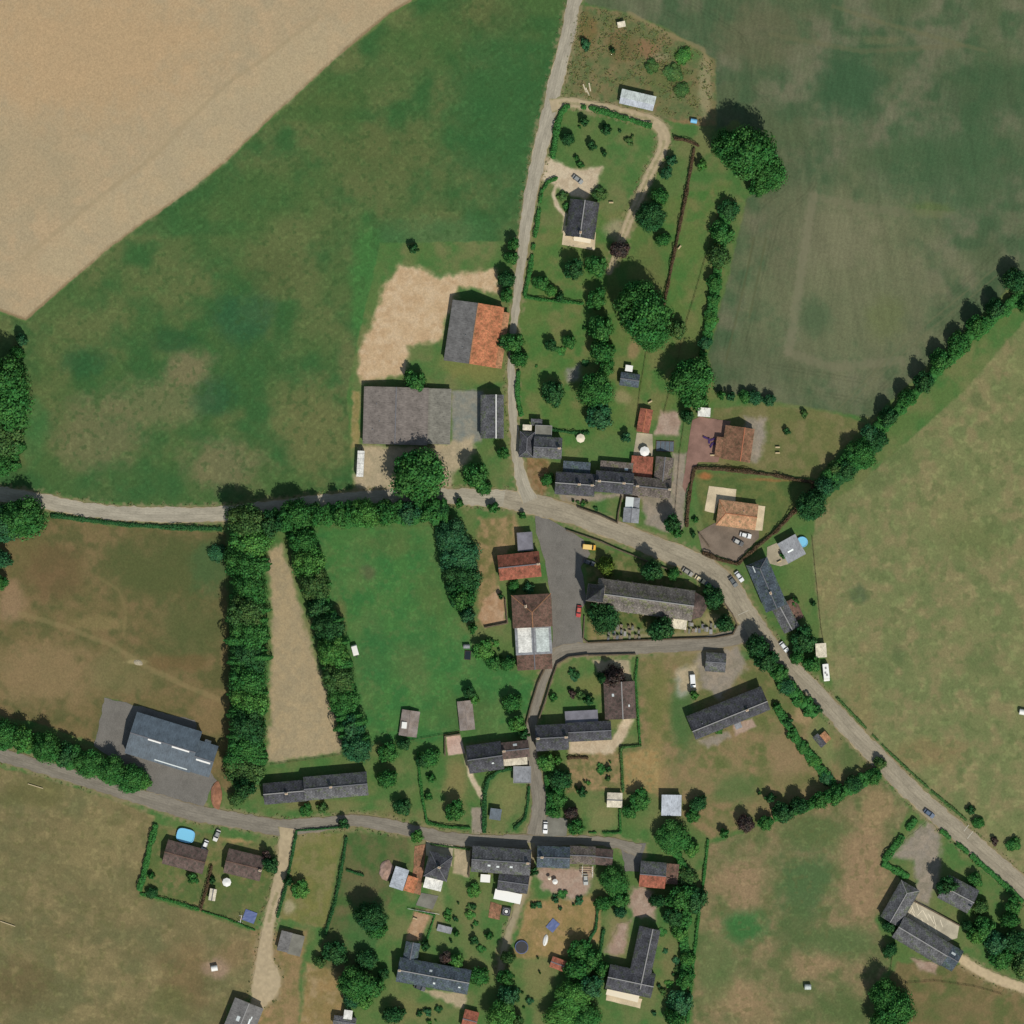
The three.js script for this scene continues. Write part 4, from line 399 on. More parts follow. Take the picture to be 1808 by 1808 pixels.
building('garden_shed', 'dark-roofed garden shed with small white lean-to under the tall trees', 'shed', 1112, 668, 8, [[0, 3, 34, 24, 0, { roof: SB, eave: 2.4, pitch: 26, open: false, wall: M.wood }], [-4, -17, 13, 11, 0, { type: 'flat', roof: M.white, eave: 2, parapet: false, open: false }]]);
building('garden_shed', 'white-roofed garden shed north of the purple-brown yard', 'shed', 1243, 728, 4, [[0, 0, 22, 16, 0, { type: 'shed', roof: M.sheetWhite, eave: 2.2, pitch: 4, open: false }]]);
building('shelter', 'small white-topped animal shelter at the top of the central meadow', 'shelter', 778, 941, -8, [[0, 0, 10, 10, 0, { type: 'shed', roof: M.white, eave: 2, pitch: 8, open: false, wall: M.wood }], [0, 10, 18, 10, 0, { type: 'shed', roof: M.steelBlue, eave: 1.7, pitch: 8, open: false, wall: M.wood }]]);
building('house', 'small house with white flat top at the bottom edge left of the trees', 'house', 615, 1790, 8, [[0, 0, 15, 16, 0, { type: 'flat', roof: M.sheetWhite, eave: 3.2, parapet: false, open: false }], [-4, 14, 40, 20, 0, { roof: SG, eave: 2.7, pitch: 22, open: false }]]);
building('shed', 'rust-red roofed shed at the bottom edge', 'shed', 830, 1800, 14, [[0, 0, 26, 34, 0, { roof: M.tileRed, eave: 2.6, pitch: 20, open: false }]]);
building('garden_shed', 'little orange-brown roofed shed at the edge of the dry lawn', 'shed', 985, 1701, 20, [[0, 0, 26, 20, 0, { roof: M.tileRed, eave: 2.2, pitch: 18, open: false, wall: M.wood }]]);
building('shelter', 'tiny whitish field shelter at the top of the rough plot', 'shelter', 1097, 44, -12, [[0, 0, 14, 10, 0, { type: 'shed', roof: M.sheetCream, eave: 1.8, pitch: 10, open: false, wall: M.wood }]]);
building('carport', 'white canopy beside the camper van at the pasture edge', 'carport', 1449, 1148, -4, [[0, 0, 19, 25, 0, { type: 'shed', roof: M.sheetCream, eave: 2.5, pitch: 3, open: false }]]);
building('chicken_house', 'low grey box shelter in the southern vegetable garden', 'shelter', 785, 1640, 14, [[0, 0, 26, 12, 0, { type: 'shed', roof: M.steelGrey, eave: 1.2, pitch: 5, open: false, wall: M.wood }]]);
building('shed', 'low stony-roofed shed with pale block on the left at the meadow bottom', 'shed', 723, 1277, 98, [[0, 0, 46, 32, 0, { roof: M.ruin, eave: 1.5, pitch: 16, open: false, wall: M.stone, rc: M.ruin }]]);
building('shed', 'low stony-roofed shed on the right at the meadow bottom', 'shed', 823, 1263, 84, [[0, 0, 52, 27, 0, { roof: M.ruin, eave: 1.4, pitch: 16, open: false, wall: M.stone, rc: M.ruin }]]);
wall([[786, 1334], [786, 1300], [812, 1296]], 1.5, 'low wall round the pinkish gravel terrace', M.plaster);
// church
{
  const c = thing('church', 'stone church with long slate nave, polygonal apse and spired west tower', 'church', 1138, 1058, 7.5);
  block(c, 0, 0, 172, 54, 0, { roof: M.slateWarm, eave: 6, pitch: 44, wall: M.stone, rc: M.ridge, open: false });
  // apse
  const R = 5.0, ax = 17.0, e = 5.6, pk = 10.2, pts = []; for (let i = 0; i <= 4; i++) { const a = -Math.PI / 2 + i * Math.PI / 4; pts.push([ax + R * Math.cos(a), R * Math.sin(a)]); }
  const sh = new THREE.Shape(pts.map(p => new THREE.Vector2(p[0] - 0.25, -p[1] * 0.94))); mesh('apse_wall', new THREE.ExtrudeGeometry(sh, { depth: e, bevelEnabled: false }).rotateX(-Math.PI / 2), M.stone, c);
  const cone = []; for (let i = 0; i < 4; i++) cone.push(polySlab([[pts[i][0], e, pts[i][1]], [pts[i + 1][0], e, pts[i + 1][1]], [ax, pk, 0]], 0.14)); mesh('apse_roof', roofScale(merge(cone)), M.slateBrown, c);
  block(c, 62, 34, 34, 20, 0, { type: 'shed', roof: M.sheetCream, eave: 3.2, pitch: 16, wall: M.stone, open: false });      // sacristy
  block(c, -58, 30, 20, 13, 0, { type: 'shed', roof: M.sheetCream, eave: 2.6, pitch: 10, wall: M.stone, open: false });    // porch
  const tx = -17.6; mesh('tower', box(5.6, 12, 5.6, tx, 6, 0), M.stone, c); mesh('tower_cornice', box(6.1, 0.35, 6.1, tx, 12.1, 0), M.plaster, c);
  const sp = []; const q = [[-3, -3], [3, -3], [3, 3], [-3, 3]]; for (let i = 0; i < 4; i++) { const a = q[i], b = q[(i + 1) % 4]; sp.push(polySlab([[tx + a[0], 12.3, a[1]], [tx + b[0], 12.3, b[1]], [tx, 22, 0]], 0.14)); }
  const spire = mesh('spire', roofScale(merge(sp)), SD, c); mesh('spire_cross', merge([box(0.08, 1.6, 0.08, tx, 22.7, 0), box(0.7, 0.08, 0.08, tx, 22.9, 0)]), M.dark, spire);
  for (const s of [-1, 1]) for (let i = 0; i < 6; i++) { const w = mesh('arched_window', merge([box(0.9, 2.4, 0.1, -13 + i * 5, 3.4, s * 5.1), new THREE.CylinderGeometry(0.45, 0.45, 0.1, 12).rotateX(Math.PI / 2).translate(-13 + i * 5, 4.6, s * 5.1)]), M.glass, c); mesh('buttress', box(0.6, 4.6, 0.9, -15.5 + i * 5.2, 2.3, s * 5.35), M.stone, c); }
  for (const [a, b] of [[0, 1], [0, -1], [1, 0], [-1, 0]]) mesh('belfry_louvre', box(a ? 0.12 : 1.2, 2.2, b ? 0.12 : 1.2, tx + a * 2.8, 9.6, b * 2.8), M.dark, c);
  mesh('portal', merge([box(0.14, 2.6, 1.7, tx - 2.84, 1.3, 0), box(0.2, 0.2, 2.1, tx - 2.86, 2.75, 0)]), M.door, c);
}
// ------------------------------------------------------------------ plants
const leafMat = (r, g, b) => new THREE.MeshPhysicalMaterial({ specularIntensity: 0.12, color: new THREE.Color(r, g, b), vertexColors: true, roughness: 0.85, side: THREE.DoubleSide });
const LEAF = { mid: leafMat(0.047, 0.168, 0.04), dark: leafMat(0.034, 0.115, 0.037), light: leafMat(0.078, 0.23, 0.05), blue: leafMat(0.04, 0.138, 0.056), purple: leafMat(0.085, 0.066, 0.056), yellow: leafMat(0.11, 0.19, 0.034), olive: leafMat(0.068, 0.15, 0.044), brown: leafMat(0.1, 0.07, 0.04) };
function leaves(list) {                   // list of [x,y,z, nx,ny,nz, size, tone]
  const n = list.length, pos = new Float32Array(n * 12), nor = new Float32Array(n * 12), cl_ = new Float32Array(n * 12), idx = new Uint32Array(n * 6);
  const N = new THREE.Vector3(), U = new THREE.Vector3(), V = new THREE.Vector3();
  list.forEach((q, i) => {
    N.set(q[3], q[4], q[5]).normalize(); U.set(rr(-1, 1), rr(-1, 1), rr(-1, 1)).cross(N).normalize(); V.crossVectors(N, U); const s = q[6], e = s * rr(0.55, 0.95);
    const P = [[U, s], [V, e], [U, -s * rr(0.6, 1)], [V, -e]];
    for (let k = 0; k < 4; k++) { const o = i * 12 + k * 3, b = (k % 2) * 0.18 * s; pos[o] = q[0] + P[k][0].x * P[k][1] - N.x * b; pos[o + 1] = q[1] + P[k][0].y * P[k][1] - N.y * b; pos[o + 2] = q[2] + P[k][0].z * P[k][1] - N.z * b; nor[o] = N.x; nor[o + 1] = N.y; nor[o + 2] = N.z; cl_[o] = q[7] * (q[8] || 1); cl_[o + 1] = q[7]; cl_[o + 2] = q[7] * (q[9] || 1); }
    idx.set([i * 4, i * 4 + 1, i * 4 + 2, i * 4, i * 4 + 2, i * 4 + 3], i * 6);
  });
  const g = new THREE.BufferGeometry(); g.setAttribute('position', new THREE.BufferAttribute(pos, 3)); g.setAttribute('normal', new THREE.BufferAttribute(nor, 3)); g.setAttribute('color', new THREE.BufferAttribute(cl_, 3)); g.setIndex(new THREE.BufferAttribute(idx, 1)); return g;
}
const plainCol = g => { const c = new Float32Array(g.attributes.position.count * 3).fill(1); g.setAttribute('color', new THREE.BufferAttribute(c, 3)); g.deleteAttribute('uv'); return g; };
function crown(n, size, nl, style) {       // unit crown: radius 1, from y 0 to 1 (scaled per tree)
  const lobes = [];
  for (let i = 0; i < nl; i++) {
    const a = i * 2.39996 + rr(-0.4, 0.4), t = (i + 0.5) / nl;
    if (style === 'cone') { const y = t * 0.88, r = (1 - t) * 0.72; lobes.push([Math.cos(a) * r, y + 0.04, Math.sin(a) * r, 0.16 + 0.2 * (1 - t), rr(0.75, 1.25), rr(0.9, 1.15)]); }
    else { const y = 0.14 + 0.72 * t, w = Math.sqrt(Math.max(0, 1 - Math.pow((y - 0.4) / 0.62, 2))), r = w * rr(0.34, 0.74) * (t > 0.86 ? 0.5 : 1); lobes.push([Math.cos(a) * r, y, Math.sin(a) * r, rr(0.18, 0.42), rr(0.75, 1.25), rr(0.85, 1.25)]); }
  }
  const asp = style === 'cone' ? 0.45 : 0.75, out = [];
  let guard = 0; while (out.length < n && guard++ < n * 12) {
    const L = lobes[Math.floor(rnd() * nl)]; let dx = rr(-1, 1), dy = rr(-0.75, 1), dz = rr(-1, 1); const m = Math.hypot(dx, dy, dz); if (m > 1 || m < 0.1) continue; dx /= m; dy /= m; dz /= m;
    const k = L[3] * (1 + (rnd() - 0.6) * 0.62), x = L[0] + dx * k, y = L[1] + dy * k * asp, z = L[2] + dz * k; if (y < 0.02) continue;
    let hid = false; for (const O of lobes) if (O !== L) { const e = Math.hypot(x - O[0], (y - O[1]) / asp, z - O[2]); if (e < O[3] * 0.6) { hid = true; break; } } if (hid) continue;
    out.push([x, y, z, dx + rr(-0.7, 0.7), dy + rr(-0.5, 0.8), dz + rr(-0.7, 0.7), size * rr(0.6, 1.25), L[4] * rr(0.7, 1.3), L[5] * rr(0.85, 1.2), rr(0.8, 1.2)]);
  }
  const core = []; for (const L of lobes) core.push(plainCol(new THREE.IcosahedronGeometry(L[3] * 0.66, 1).scale(1, asp, 1).translate(L[0], L[1], L[2])));
  core.push(plainCol(style === 'cone' ? new THREE.ConeGeometry(0.55, 0.8, 9).translate(0, 0.42, 0) : new THREE.IcosahedronGeometry(0.46, 1).scale(1, 0.62, 1).translate(0, 0.4, 0)));
  const lg = leaves(out).toNonIndexed(); return mergeGeometries([lg, ...core.map(c => c.index ? c.toNonIndexed() : c)]);
}
const CR = { L: [0, 1, 2].map(() => crown(9000, 0.05, 32)), M: [0, 1, 2].map(() => crown(3200, 0.08, 19)), S: [0, 1, 2].map(() => crown(900, 0.14, 9)), cone: [0, 1].map(() => crown(2400, 0.09, 34, 'cone')) };
function trunkGeo(limbs) {
  const g = [new THREE.CylinderGeometry(0.55, 1, 1, 8, 3).translate(0, 0.5, 0)];
  for (let i = 0; i < limbs; i++) { const a = i * 2.4, t = new THREE.CylinderGeometry(0.14, 0.36, 0.9, 6).translate(0, 0.45, 0).rotateZ(-0.7).rotateY(a).scale(3, 0.7, 3).translate(0, 0.72, 0); g.push(t); }
  return merge(g);
}
const trunkG = trunkGeo(4);
let tv = 0;
function tree(x, y, r, h, kind, label, group, name) {
  const R = r * S, cone = kind.startsWith('cone'), k = kind.replace('cone', '') || 'dark', low = h < 3.2;
  const g = thing(name || (cone ? 'conifer' : low ? 'shrub' : 'tree'), label, cone ? 'conifer' : low ? 'shrub' : 'tree', x, y, 0, group);
  if (!low) h *= 1.18;
  const b = low ? 0.03 : cone ? h * 0.06 : h * 0.14, set = cone ? CR.cone : R > 5.2 ? CR.L : R > 2.2 ? CR.M : CR.S; tv++;
  const tr = mesh(low ? 'stem' : 'trunk', trunkG, M.bark, g); const tw = Math.max(0.05, R * 0.06); tr.scale.set(tw, b + (h - b) * 0.42, tw);
  const c = mesh('crown', set[tv % set.length], LEAF[k], g); c.position.y = b; c.rotation.y = tv * 2.1; const e = 0.9 + 0.2 * hash(tv, 5); c.scale.set(R * 1.06 * e, (h - b) * 1.02, R * 1.06 / e); return g;
}
function hedge(pts, w, h, kind, label, group, name = 'hedge') {      // w in grid steps, h in metres
  const q = pts.map(p => new THREE.Vector3(X(p[0]), 0, Z(p[1]))), out = [], core = [], W = w * S / 2;
  const o = q[0].clone(), g = thing(name, label, 'hedge', pts[0][0], pts[0][1], 0, group);
  for (let i = 1; i < q.length; i++) {
    const a = q[i - 1], b = q[i], len = a.distanceTo(b), d = b.clone().sub(a).normalize(), s = new THREE.Vector3(-d.z, 0, d.x), n = Math.round(len * (W * 2 + h * 2) * 13);
    for (let k = 0; k < n; k++) {
      const t = rnd() * len, th = rr(-0.15, 1.15) * Math.PI, px_ = a.x + d.x * t, pz_ = a.z + d.z * t, lo_ = fbm(px_ * 0.23 + 3, pz_ * 0.23, 3), side = Math.cos(th) > 0 ? 11 : 0; if (w < 12 && kind !== 'brown' && kind !== 'dark' && lo_ < 0.28) continue; const bump = (0.45 + 1.1 * fbm(px_ * 0.6 + side, pz_ * 0.6, 3)) * (0.55 + 0.9 * lo_), cx = Math.cos(th), sy = Math.sin(th), rx = Math.sign(cx) * Math.pow(Math.abs(cx), 0.5) * W * bump, yy = Math.max(0.05, h * (0.45 + 0.55 * Math.sign(sy) * Math.pow(Math.abs(sy), 0.5)) * bump);
      out.push([a.x + d.x * t + s.x * rx - o.x, yy, a.z + d.z * t + s.z * rx - o.z, s.x * cx + rr(-0.7, 0.7), sy + rr(-0.4, 0.6), s.z * cx + rr(-0.7, 0.7), Math.min(0.34, 0.14 + W * 0.16) * rr(0.7, 1.3), rr(0.6, 1.35), rr(0.85, 1.2), rr(0.8, 1.2)]);
    }
const ns = Math.max(1, Math.round(len / Math.max(1.2, W)));
    for (let k = 0; k < ns; k++) { const t = (k + 0.5) / ns * len, px_ = a.x + d.x * t, pz_ = a.z + d.z * t, lo_ = fbm(px_ * 0.23 + 3, pz_ * 0.23, 3); if (w < 12 && kind !== 'brown' && kind !== 'dark' && lo_ < 0.3) continue; const f = 0.55 + 0.9 * lo_, c = plainCol(new THREE.IcosahedronGeometry(1, 1).scale(len / ns * 0.75, h * 0.62 * f, W * 0.82 * f)); c.rotateY(Math.atan2(-d.z, d.x)); c.translate(px_ - o.x, h * 0.34 * f, pz_ - o.z); core.push(c); }
  }
  mesh('foliage', mergeGeometries([leaves(out).toNonIndexed(), ...core]), LEAF[kind], g); return g;
}
function wall(pts, h, label, m = M.stone, w = 0.35) {
  const g = thing('garden_wall', label, 'wall', pts[0][0], pts[0][1]), a = [], cap = [];
  const q = pts.map(p => [X(p[0]) - X(pts[0][0]), Z(p[1]) - Z(pts[0][1])]);
  for (let i = 1; i < q.length; i++) { const dx = q[i][0] - q[i - 1][0], dz = q[i][1] - q[i - 1][1], l = Math.hypot(dx, dz), an = Math.atan2(-dz, dx), mx = (q[i][0] + q[i - 1][0]) / 2, mz = (q[i][1] + q[i - 1][1]) / 2;
    const b = box(l + w * 0.6, h, w); setUV(b, (x, y, z) => [x / 4, (y + z) / 4]); a.push(b.translate(0, h / 2 - i * 0.004, 0).rotateY(an).translate(mx, 0, mz)); cap.push(box(l + w * 0.8, 0.1, w + 0.08).translate(0, h + 0.05 - i * 0.004, 0).rotateY(an).translate(mx, 0, mz)); }
  mesh('stonework', merge(a), m, g); mesh('coping', merge(cap), M.wallTop, g); return g;
}
const postG = new THREE.CylinderGeometry(0.06, 0.07, 1.3, 6).translate(0, 0.65, 0);
function fence(pts, label, m = M.wood, step = 3) {
  const g = thing('fence', label, 'fence', pts[0][0], pts[0][1]), q = pts.map(p => [X(p[0]) - X(pts[0][0]), Z(p[1]) - Z(pts[0][1])]);
  for (let i = 1; i < q.length; i++) { const dx = q[i][0] - q[i - 1][0], dz = q[i][1] - q[i - 1][1], l = Math.hypot(dx, dz), an = Math.atan2(-dz, dx), n = Math.max(1, Math.round(l / step));
    for (let k = 0; k < n; k++) { const p = mesh('post', postG, m, g); p.position.set(q[i - 1][0] + dx * k / n, 0, q[i - 1][1] + dz * k / n); }
    for (const y of [0.45, 1.05]) { const r = mesh('rail', box(l, 0.1, 0.05), m, g); r.rotation.y = an; r.position.set((q[i][0] + q[i - 1][0]) / 2, y, (q[i][1] + q[i - 1][1]) / 2); } }
  return g;
}
const mix = { mid: ['mid', 'mid', 'light', 'dark', 'blue', 'mid', 'olive'], dark: ['dark', 'mid', 'dark', 'blue'], blue: ['blue', 'mid'] };
const row = (arr, kind, h, what, group) => arr.forEach((a, i) => tree(a[0] + (hash(i, 3) - 0.5) * 6, a[1] + (hash(i, 4) - 0.5) * 6, a[2] * (0.9 + 0.25 * hash(i, 5 + arr.length)), (a[3] || h) * (0.82 + 0.36 * hash(i, 6 + arr.length)), a[4] || mix[kind][Math.floor(hash(i + arr.length * 7, a[2]) * mix[kind].length)], `${ORD[i]} ${what}`, group));
// --- tree rows
row([[440, 962, 34], [436, 1000, 33], [442, 1040, 35], [438, 1080, 34], [443, 1120, 34], [440, 1160, 35], [438, 1200, 34], [442, 1240, 35], [440, 1280, 35], [437, 1320, 33], [436, 1358, 30], [432, 1390, 22]], 'mid', 10, 'tree from the road in the dense straight belt west of the paddock', 'tree belt west of the sandy paddock');
row([[535, 955, 28], [548, 995, 28], [556, 1035, 27], [566, 1072, 26], [584, 1110, 30], [588, 1152, 28], [598, 1195, 28], [608, 1238, 28], [620, 1280, 28], [632, 1320, 30]], 'mid', 9, 'tree from the road in the row along the paddock east side', 'tree row east of the sandy paddock');
row([[436, 918, 34, 11], [478, 925, 24], [520, 912, 28, 10], [562, 914, 25], [602, 908, 25], [642, 908, 26], [682, 906, 24], [720, 908, 23], [754, 904, 20, 7], [784, 904, 17, 6]], 'mid', 9, 'tree from the west in the roadside row above the central meadow', 'roadside tree row');
row([[800, 950, 28], [812, 985, 32], [816, 1022, 32], [818, 1056, 24], [826, 1086, 16], [832, 1110, 10, 4]], 'dark', 9, 'tree from the top in the dark row behind the brown hall', 'dark tree row behind the hall');
row([[14, 676, 44, 14], [10, 726, 46, 13], [6, 778, 42, 12], [2, 820, 28, 9]], 'mid', 12, 'tree from the top in the clump at the left edge', 'tree clump at the left edge');
row([[40, 602, 11, 5], [34, 626, 12, 6]], 'mid', 5, 'bush from the top on the meadow edge below the crop field', 'bushes below the crop field');
row([[46, 916, 40, 11], [8, 926, 32, 9], [2, 990, 22, 8], [4, 1030, 15, 5]], 'mid', 9, 'tree from the road in the left-edge clump south of the road', 'left-edge trees south of the road');
row([[6, 1298, 28], [46, 1308, 26], [84, 1322, 27], [122, 1334, 25], [160, 1348, 25], [198, 1360, 23], [232, 1372, 24], [254, 1382, 18, 5]], 'mid', 8, 'tree from the left in the hedgerow west of the blue-roofed barn', 'hedgerow west of the metal barn');
row([[1452, 850, 10, 4], [1474, 828, 12, 5], [1502, 798, 13, 5], [1536, 766, 15, 6], [1568, 738, 18, 7], [1598, 706, 18, 7], [1628, 672, 20, 8], [1660, 640, 20, 8], [1692, 608, 21, 8], [1724, 576, 21, 8], [1758, 546, 20, 8], [1790, 500, 21, 9, 'dark'], [1806, 540, 13, 5]], 'mid', 7, 'tree from the village in the diagonal hedgerow between crop field and pasture', 'diagonal hedgerow');
row([[1430, 893, 26, 8], [1456, 862, 18, 6], [1492, 832, 20, 6], [1520, 806, 24, 7], [1552, 778, 20, 6]], 'dark', 7, 'dark tree from the village on the pasture side of the diagonal hedgerow', 'pasture side of the diagonal hedgerow');
row([[1285, 372, 20, 5], [1276, 416, 24, 6], [1268, 458, 22, 6], [1262, 500, 16, 5], [1262, 530, 11, 4], [1254, 566, 12, 4], [1244, 604, 12, 4], [1240, 630, 9, 3.5]], 'mid', 5, 'bush from the top along the west edge of the dull crop field', 'bushes along the crop field');
row([[1272, 698, 8, 3.4], [1292, 702, 9, 3.5], [1314, 704, 13, 4], [1336, 706, 13, 4], [1358, 708, 13, 4]], 'blue', 4, 'bush from the left in the hedge north of the brown bungalow garden', 'hedge bushes north of the bungalow');
row([[1278, 1472, 10, 3.4], [1318, 1456, 16, 5, 'purple'], [1348, 1454, 14, 4], [1386, 1436, 22, 7, 'dark'], [1412, 1424, 19, 7, 'dark'], [1444, 1412, 18, 6], [1476, 1402, 17, 6], [1508, 1388, 18, 6], [1540, 1370, 16, 5], [1556, 1350, 13, 4, 'olive']], 'mid', 5, 'tree from the left in the hedge above the patchy pasture', 'hedge above the patchy pasture');
row([[1338, 1142, 21, 8, 'dark'], [1352, 1166, 22, 7], [1374, 1190, 17, 5], [1392, 1216, 15, 4], [1412, 1238, 11, 3.5]], 'mid', 6, 'tree from the church corner along the street bank', 'street bank trees');
row([[1736, 1640, 22, 7], [1784, 1626, 18, 6], [1716, 1652, 16, 6], [1758, 1664, 26, 8], [1796, 1664, 24, 8], [1762, 1692, 20, 6], [1806, 1700, 22, 7], [1706, 1636, 12, 5, 'dark']], 'mid', 9, 'tree in the clump right of the southeast farmyard, counted from its top', 'tree clump right of the farmyard');
row([[1564, 1756, 28, 10], [1578, 1780, 32, 11], [1562, 1804, 28, 10]], 'mid', 11, 'big tree from the top at the bottom edge below the farmyard', 'big trees below the farmyard');
row([[1270, 1290, 8, 2.6], [1372, 1250, 9, 2.8], [1388, 1276, 9, 2.8], [1400, 1298, 11, 3], [1418, 1320, 12, 3], [1436, 1346, 12, 3], [1458, 1372, 12, 3], [1478, 1392, 9, 2.6]], 'mid', 3, 'bush from the top in the line between dry lawn and street bank', 'bush line beside the dry lawn');
row([[1066, 1596, 16, 4], [1086, 1556, 24, 6], [1092, 1590, 20, 5], [1098, 1612, 12, 4]], 'mid', 5, 'bush in the clump west of the pinkish gravel yard', 'bushes west of the pinkish yard');
row([[1188, 1478, 28, 7, 'mid'], [1222, 1500, 15, 4, 'light'], [1160, 1592, 16, 6, 'dark'], [1200, 1584, 26, 7], [1228, 1588, 24, 7, 'dark'], [1212, 1552, 20, 5], [1186, 1616, 18, 5], [1200, 1650, 16, 4], [1214, 1690, 14, 4], [1212, 1730, 18, 5], [1204, 1770, 22, 6], [1190, 1800, 20, 6]], 'mid', 6, 'tree from the top along the fence west of the patchy pasture', 'trees along the fence');
row([[1022, 1676, 22, 6], [1046, 1690, 20, 6], [1020, 1712, 24, 6], [1044, 1742, 26, 7], [1012, 1758, 28, 8], [990, 1790, 26, 7], [1036, 1792, 24, 7], [1062, 1712, 16, 5]], 'mid', 6, 'tree in the thicket west of the L-shaped house, counted from its top', 'thicket west of the L-shaped house');
row([[898, 1690, 13, 6], [892, 1724, 16, 7], [896, 1758, 20, 8], [888, 1792, 24, 8], [912, 1804, 16, 6]], 'mid', 7, 'tree from the top along the narrow southern path', 'trees along the southern path');
row([[654, 1616, 25, 9, 'dark'], [668, 1644, 16, 5], [588, 1682, 22, 7, 'dark'], [568, 1700, 12, 4], [650, 1696, 20, 5], [628, 1736, 30, 9], [662, 1738, 20, 7], [622, 1768, 18, 6], [676, 1716, 12, 4], [646, 1770, 16, 5], [700, 1790, 18, 5, 'dark']], 'mid', 6, 'tree in the orchard west of the blue-grey slate house, counted from its top', 'orchard west of the blue-grey house');
// --- single trees
const one = (x, y, r, h, k, l) => tree(x, y, r, h, k, l);
one(1322, 272, 46, 16, 'mid', 'huge tree at the corner of the dull crop field'); one(1290, 262, 34, 14, 'mid', 'tree pressed against the west side of the huge field-corner tree'); one(1358, 306, 30, 10, 'mid', 'tree on the southeast side of the huge field-corner tree'); one(1338, 330, 20, 7, 'mid', 'low tree below the huge field-corner tree');
one(1138, 560, 46, 16, 'mid', 'huge green tree in the middle of the northern gardens'); one(1122, 528, 34, 14, 'mid', 'tree on the northwest side of the huge garden tree'); one(1152, 592, 30, 10, 'mid', 'lower tree on the south side of the huge garden tree');
one(1062, 582, 25, 9, 'mid', 'first tree left of the huge garden tree'); one(1066, 622, 24, 8, 'mid', 'second tree left below the huge garden tree'); one(1070, 650, 16, 5, 'mid', 'small tree between garden shed and orchard lawn');
one(1148, 384, 27, 8, 'dark', 'dark round tree right of the northern house by the dirt track'); one(1166, 348, 17, 6, 'mid', 'green tree above the dark round tree by the dirt track'); one(1176, 306, 12, 4, 'blue', 'small bluish tree beside the dirt track bend'); one(1186, 284, 11, 4, 'blue', 'topmost small bluish tree below the dirt track bend'); one(1172, 424, 14, 4, 'mid', 'low tree just below the dark round tree'); one(1240, 292, 11, 4, 'light', 'bright green small tree left of the huge field-corner tree'); one(1196, 582, 18, 6, 'olive', 'olive tree on the thin fence right of the huge garden tree');
one(1218, 668, 38, 12, 'mid', 'big round tree at the lower left corner of the dull crop field'); one(1226, 700, 26, 8, 'mid', 'lower tree on the south side of the big corner tree'); one(1214, 736, 13, 6, 'dark', 'slim dark tree at the gate of the purple-brown yard');
one(1050, 690, 32, 9, 'mid', 'broad tree west of the dark-roofed garden shed'); one(1056, 736, 26, 7, 'blue', 'bluish tree below the broad garden tree'); one(978, 695, 23, 7, 'dark', 'dark round tree alone on the orchard lawn'); one(1104, 772, 10, 3.6, 'blue', 'small shrubby tree left of the whitish terrace');
one(1012, 476, 20, 7, 'dark', 'dark tree below the cream terrace'); one(1054, 470, 21, 6, 'mid', 'tree right of the dark tree below the cream terrace'); one(1096, 442, 18, 6, 'purple', 'purple-leaved tree beside the cream terrace'); one(1052, 528, 20, 6, 'mid', 'round tree at the end of the garden hedge by the track'); one(956, 500, 15, 4, 'mid', 'bush inside the corner of the lane garden'); one(974, 514, 12, 3.4, 'light', 'pale bush in the lane garden corner'); one(990, 524, 9, 3.6, 'dark', 'small dark bush in the thin garden hedge');
one(906, 606, 21, 7, 'mid', 'tree overhanging the lane beside the orange barn slope'); one(918, 634, 17, 6, 'mid', 'tree below the one overhanging the lane at the barn'); one(972, 610, 12, 4, 'dark', 'left small tree on the lawn across from the barn'); one(1006, 604, 13, 4, 'mid', 'right small tree on the lawn across from the barn'); one(884, 606, 9, 5, 'dark', 'dark tree touching the orange barn roof');
one(906, 432, 12, 5, 'mid', 'roadside tree at the top of the lane row above the barn'); one(904, 456, 13, 5, 'mid', 'second roadside tree in the lane row above the barn'); one(896, 494, 17, 6, 'dark', 'third roadside tree in the lane row above the barn'); one(894, 522, 13, 5, 'mid', 'roadside tree at the barn gable'); one(731, 440, 10, 3.8, 'dark', 'lone dark bush on the meadow edge above the sandy yard');
one(740, 838, 47, 13, 'mid', 'very large round green tree beside the sandy forecourt'); one(716, 822, 24, 11, 'mid', 'tree behind the very large forecourt tree'); one(842, 840, 25, 9, 'mid', 'round tree between forecourt and crossroads'); one(856, 862, 15, 5, 'mid', 'low green tree below the round crossroads tree'); one(888, 800, 12, 5, 'mid', 'small tree on the grass below the narrow slate barn'); one(736, 674, 19, 6, 'mid', 'tree leaning over the north edge of the long low shed'); one(722, 662, 10, 5, 'mid', 'small tree beside the one over the long low shed');
one(812, 888, 9, 3.4, 'mid', 'small shrub on the road verge nearest the meadow'); one(872, 897, 11, 3.6, 'mid', 'small shrub on the road verge near the crossroads'); one(922, 910, 7, 2.8, 'mid', 'tiny shrub at the crossroads corner');
one(852, 1148, 20, 4, 'light', 'bright green bush by the brown hall garden'); one(872, 1170, 14, 3.6, 'mid', 'green bush below the bright hall bush'); one(898, 1172, 14, 4, 'mid', 'bush at the southwest corner of the brown hall'); one(828, 1222, 12, 4, 'dark', 'dark bush at the head of the right earth mound'); one(838, 1234, 10, 3, 'light', 'pale bush right of the earth mound head'); one(906, 1240, 19, 5, 'mid', 'round tree on the lawn beside the curving lane'); one(912, 1278, 17, 5, 'light', 'bright tree above the slate cottage'); one(926, 1296, 10, 4, 'dark', 'dark bush beside the slate cottage chimney end');
